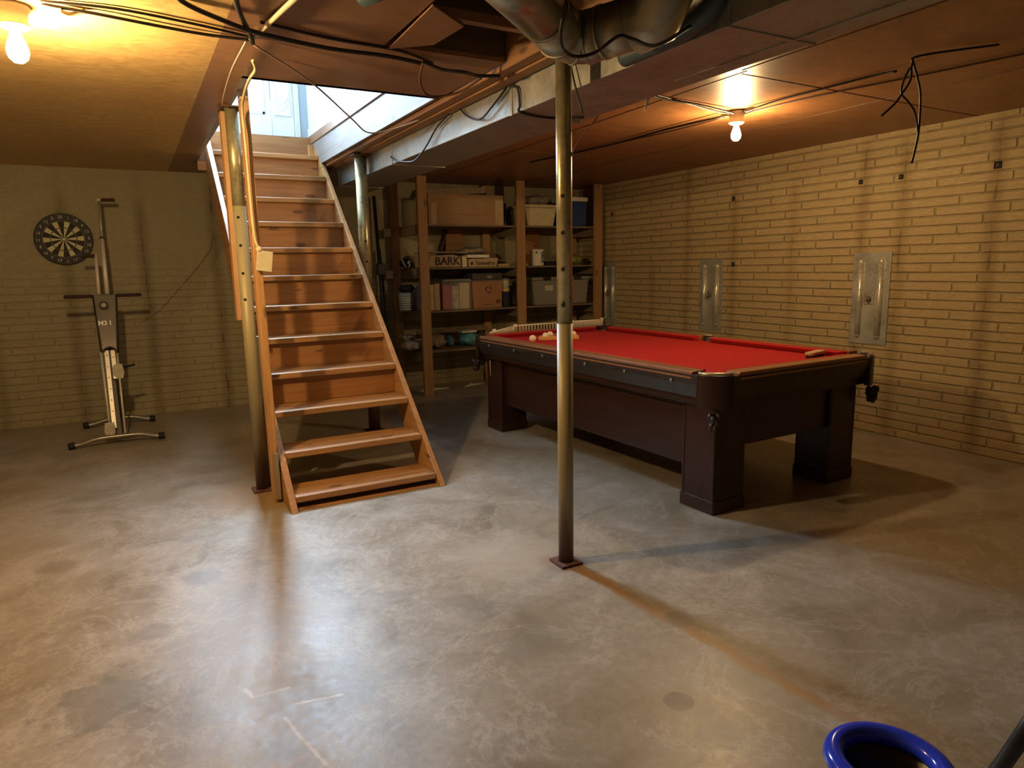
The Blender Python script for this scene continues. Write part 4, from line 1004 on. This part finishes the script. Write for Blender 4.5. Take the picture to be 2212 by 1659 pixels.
for i, (y, z, s_, lab_) in enumerate([(4.75, 1.931, 1, 'small rusty square tie on the wall under the right bulb'), (3.465, 1.938, .9, 'small rusty square tie high above the nearest anchor plate, left one'), (3.146, 1.939, .9, 'small rusty square tie high above the nearest anchor plate, right one'),
        (2.502, 1.939, 1.25, 'larger rusty square tie near the right edge of the wall'), (4.726, 1.325, 1, 'rusty square tie just right of the middle anchor plate'), (6.604, 1.927, .9, 'rusty tie mark high on the wall near the shelves')]):
    r_ = .019*s_; t = thing('form_tie', lab_, 'wall tie', (XR, y, z), group='rusty form ties in the right wall')
    b = B(); bx(b, (XR-.005, y-r_, z-r_), (XR-.0005, y+r_, z+r_)); obj('tie_plate', b, M['hole'], t, .002)
    obj('tie_end', bx(B(), (XR-.008, y-r_*.3, z-r_*.4), (XR-.0045, y+r_*.3, z+r_*.4)), M['rust'], t)

# ================================================================ DARTBOARD
DC = Vector((-.468, YB, 1.652)); RD = .222
db = thing('dartboard', 'round dartboard with a black number ring on the back wall', 'dartboard', DC)
yb_ = YB-.032
obj('board', cyl(B(), (DC.x, YB-.002, DC.z), (DC.x, yb_, DC.z), RD, seg=64), M['black'], db, .004)
rot0 = math.radians(-3)
def sector(b, a0, a1, r0, r1, y, n=3):
    pts = [Vector((DC.x+math.sin(a0+(a1-a0)*i/n)*r1, y, DC.z+math.cos(a0+(a1-a0)*i/n)*r1)) for i in range(n+1)] + \
          [Vector((DC.x+math.sin(a1-(a1-a0)*i/n)*r0, y, DC.z+math.cos(a1-(a1-a0)*i/n)*r0)) for i in range(n+1)]
    prism(b, pts, (0, .0015, 0))
da = PI/10; lt, dk = B(), B()
for k in range(20):
    a0 = rot0+(k-.5)*da; bb = lt if k % 2 else dk
    sector(bb, a0+.012, a0+da-.012, .012, .094, yb_-.0015); sector(bb, a0+.012, a0+da-.012, .102, .152, yb_-.0015)
obj('pale_sectors', lt, plain('sisal_cream', (.60, .58, .34), .8), db); obj('dark_sectors', dk, plain('sisal_black', (.030, .024, .02), .8), db)
b = B()
for k in range(20):
    a0 = rot0+(k-.5)*da
    for r0, r1 in ((.094, .102), (.153, .162)): sector(b, a0, a0+da, r0, r1, yb_-.0012)
obj('score_rings', b, plain('ring_brown', (.10, .085, .055), .7), db)
NM = plain('number_wire', (.55, .53, .44), .5)
for k, num in enumerate([20, 1, 18, 4, 13, 6, 10, 15, 2, 17, 3, 19, 7, 16, 8, 11, 14, 9, 12, 5]):
    a_ = rot0+k*da; obj('number', text_bm(str(num), .036, face_negY(DC.x+math.sin(a_)*.190, yb_-.001, DC.z+math.cos(a_)*.190), .0008), NM, db)
obj('bull', cyl(B(), (DC.x, yb_, DC.z), (DC.x, yb_-.003, DC.z), .010, seg=20), M['stud'], db)

# ================================================================ VERTICAL CLIMBER
def MY(z): return 6.25+.37*z
def mp2(x, z, dy=0): return Vector((x, MY(z)+dy, z))
cl = thing('climber_machine', 'tall silver vertical climbing exercise machine leaning by the back wall', 'exercise machine', (-.2, 6.4, 0))
def curved_foot(x0, x1, y, zc, name, r=.018):
    f = obj(name, tube(B(), [(x0, y, .030), (x0+.06, y, .034), (x0+.17, y, zc), ((x0+x1)/2, y, zc+.004), (x1-.15, y, zc), (x1-.05, y, .034), (x1, y, .030)], r, 14), M['silver_dark'], cl)
    for x_, s in ((x0, -1), (x1, 1)): obj('rubber_cap', tube(B(), [(x_-s*.022, y, .030), (x_+s*.022, y, .028)], .0275, 16, 1), M['black'], f)
    return f
curved_foot(-.52, .105, 6.18, .062, 'front_foot')
curved_foot(-.46, .06, 6.98, .062, 'rear_foot', .020)
obj('base_frame', tube(B(), [(-.20, 6.18, .055), (-.20, 6.6, .05), (-.20, 6.98, .06)], .014, 10, 1), M['silver_dark'], cl)
obj('cross_bar', tube(B(), [(-.33, 6.33, .04), (-.08, 6.33, .04)], .010, 10, 1), M['silver_dark'], cl)
obj('rear_brace', tube(B(), [(-.20, 6.97, .07), (-.20, 6.90, .60), (-.19, 6.80, 1.05)], .018, 12, 1), M['black'], cl)
obj('column', prism(B(), [mp2(-.212, .05), mp2(-.172, .05), mp2(-.180, 1.10, .0), mp2(-.222, 1.10, .0)], (0, .05, 0)), plain('dark_brown_column', (.055, .04, .03), .5), cl, .004)
obj('guide_rod', cyl(B(), mp2(-.252, .10, -.035), mp2(-.262, .72, -.035), .009, seg=12), M['silver'], cl)
obj('guide_rod', cyl(B(), Vector((-.150, 6.19, .06)), mp2(-.148, .72, -.035), .008, seg=12), M['silver'], cl)
obj('foot_stay', cyl(B(), Vector((-.245, 6.19, .06)), mp2(-.25, .12, -.035), .007, seg=12), M['silver'], cl)
def rail_bar(x0, z0, x1, z1, wdt=.034):
    r_ = obj('slide_rail', prism(B(), [mp2(x0-wdt/2, z0, -.045), mp2(x0+wdt/2, z0, -.045), mp2(x1+wdt/2, z1, -.045), mp2(x1-wdt/2, z1, -.045)], (0, .02, 0)), M['silver'], cl, .003)
    n_ = int((z1-z0)/.085)
    for k in range(n_):
        t = (k+.5)/n_; p = mp2(x0+(x1-x0)*t, z0+(z1-z0)*t, -.0455)
        obj('adjust_hole', cyl(B(), p, p+Vector((0, -.0015, 0)), .0045, seg=10), M['hole'], r_)
rail_bar(-.222, .12, -.222, .73); rail_bar(-.176, .50, -.178, .73)
def pedal(x, z, flip):
    q = []
    pts = [(-.030, .055), (.030, .060), (.040, -.01), (.030, -.060), (-.005, -.062), (-.038, -.030), (-.040, .03)]
    if flip: pts = [(-a, c) for a, c in pts][::-1]
    b = prism(B(), [Vector((x+a, MY(z)-.075, z+c)) for a, c in pts], (0, .022, 0))
    p_ = obj('pedal', b, M['khaki'], cl, .006)
    for a, c in ((-.018, .03), (.018, .03), (.016, -.03), (-.014, -.02)):
        obj('rivet', ball(B(), (x+(-a if flip else a), MY(z)-.077, z+c), .0055, (1, .6, 1), 10), M['white_lid'], p_)
pedal(-.255, .115, True); pedal(-.150, .56, False)
obj('side_peg', cyl(B(), mp2(-.11, .585, -.03), mp2(-.03, .60, -.03), .010, seg=12), M['black'], cl)
# shroud with black edges
pl = lambda z, dy: dy
Sh = [(-.272, 1.178), (-.112, 1.178), (-.143, .715), (-.165, .745), (-.198, .758), (-.228, .745), (-.252, .722)]
obj('shroud', prism(B(), [mp2(x, z, -.085) for x, z in Sh], (0, .075, 0)), plain('taupe_grey_plastic', (.19, .175, .145), .22, .3, .1, 5), cl, .008)
b = B()
tube(b, [mp2(-.276, 1.175, -.06), mp2(-.257, .722, -.06)], .007, 8, 1); tube(b, [mp2(-.108, 1.175, -.06), mp2(-.138, .715, -.06)], .007, 8, 1)
tube(b, [mp2(-.252, .718, -.08), mp2(-.228, .742, -.08), mp2(-.198, .754, -.08), mp2(-.165, .742, -.08), mp2(-.143, .712, -.08)], .006, 8)
obj('edge_trim', b, M['black'], cl)
Lean = math.atan(.37)
def faceM(x, z, dy=0, rz=0): return Matrix.Translation(mp2(x, z, dy)) @ Matrix.Rotation(PI/2-Lean, 4, 'X')
dl = obj('dial', bmt := cyl(B(), mp2(-.205, 1.088, -.086), mp2(-.205, 1.088, -.086)+Vector((0, -.018, .006)), .036, seg=32), M['black'], cl)
obj('dial_screen', cyl(B(), mp2(-.205, 1.088, -.086)+Vector((0, -.018, .006)), mp2(-.205, 1.088, -.086)+Vector((0, -.020, .0067)), .018, seg=24), M['stud'], dl)
obj('logo_text', text_bm('M3 I', .052, faceM(-.212, .948, -.0855), .001, bold=.0015), plain('bright_logo', (.85, .83, .70), .3), cl)
# handlebars and upper poles
for x0, x1 in ((-.277, -.480), (-.107, .078)):
    h_ = obj('handlebar', cyl(B(), mp2(x0+.02*(1 if x1 < x0 else -1), 1.165, -.05), mp2(x1, 1.168, -.05), .010, seg=12), M['black'], cl)
    b = B(); n_ = 9
    for k in range(n_):
        t0 = .05+.95*k/n_; t1 = t0+.95/n_*.8
        cyl(b, mp2(x0+(x1-x0)*t0, 1.166, -.05), mp2(x0+(x1-x0)*t1, 1.167, -.05), .0165, seg=14)
    obj('grip', b, M['grip'], h_)
up_ = obj('upper_pole', tube(B(), [mp2(-.172, 1.178, -.04), mp2(-.168, 1.64, -.04)], .0165, 16, 1), M['silver'], cl)
obj('pole_tube', tube(B(), [mp2(-.168, 1.64, -.04), mp2(-.158, 1.955, -.04)], .0105, 14, 1), plain('grey_pole', (.36, .35, .28), .4, .3), cl)
obj('collar', cyl(B(), mp2(-.168, 1.635, -.04), mp2(-.168, 1.648, -.04), .019, seg=18), M['black'], up_)
obj('upper_pole', tube(B(), [mp2(-.232, 1.178, -.04), mp2(-.226, 1.505, -.04)], .0125, 14, 1), M['silver'], cl)
obj('pole_cap', cyl(B(), mp2(-.158, 1.955, -.04)+Vector((-.02, 0, .012)), mp2(-.158, 1.955, -.04)+Vector((.012, 0, .012)), .013, seg=14), M['silver'], cl)
hd = obj('top_handle', cyl(B(), mp2(-.150, 1.967, -.04), mp2(-.042, 1.970, -.04), .010, seg=12), M['black'], cl)
b = B()
for k in range(6): cyl(b, mp2(-.143+k*.0175, 1.967, -.04), mp2(-.143+k*.0175+.014, 1.967, -.04), .0155, seg=14)
obj('grip', b, M['grip'], hd)
hd = obj('left_handle', cyl(B(), mp2(-.228, 1.495, -.04), mp2(-.33, 1.49, -.04), .010, seg=12), M['black'], cl)
b = B()
for k in range(5): cyl(b, mp2(-.235-k*.0185, 1.494, -.04), mp2(-.235-k*.0185-.015, 1.494, -.04), .0155, seg=14)
obj('grip', b, M['grip'], hd)

# ================================================================ FOREGROUND
wz, wc, wr_ = .43, Vector((1.137, .651, 0)), .112
t = thing('trash_can', 'round black bin with a glossy blue rim cut off by the lower right corner', 'bin', (wc.x, wc.y, 0))
rim = .020
obj('bin_body', lathe(B(), [(.001, .0), (.075, .0), (.080, .006), (.100, wz-.03), (.101, wz-.005), (.088, wz-.005), (.080, .25), (.070, .02), (.001, .015)], (wc.x, wc.y, 0), 48), M['dirt_black'], t)
b = B(); prof = [(wr_-rim+rim*math.cos(a), wz+rim*.9*math.sin(a)) for a in [2*PI*i/16 for i in range(17)]]
lathe(b, prof, (wc.x, wc.y, 0), 64); obj('rim', b, M['blue_rim'], t)
solo('dark_pole', tube(B(), [(1.728, .765, .020), (1.725, .717, .15), (1.69, .62, .42)], .018, 14, 1), M['dirt_black'], 'dark slanted pole cut off at the lower right edge', 'pole')
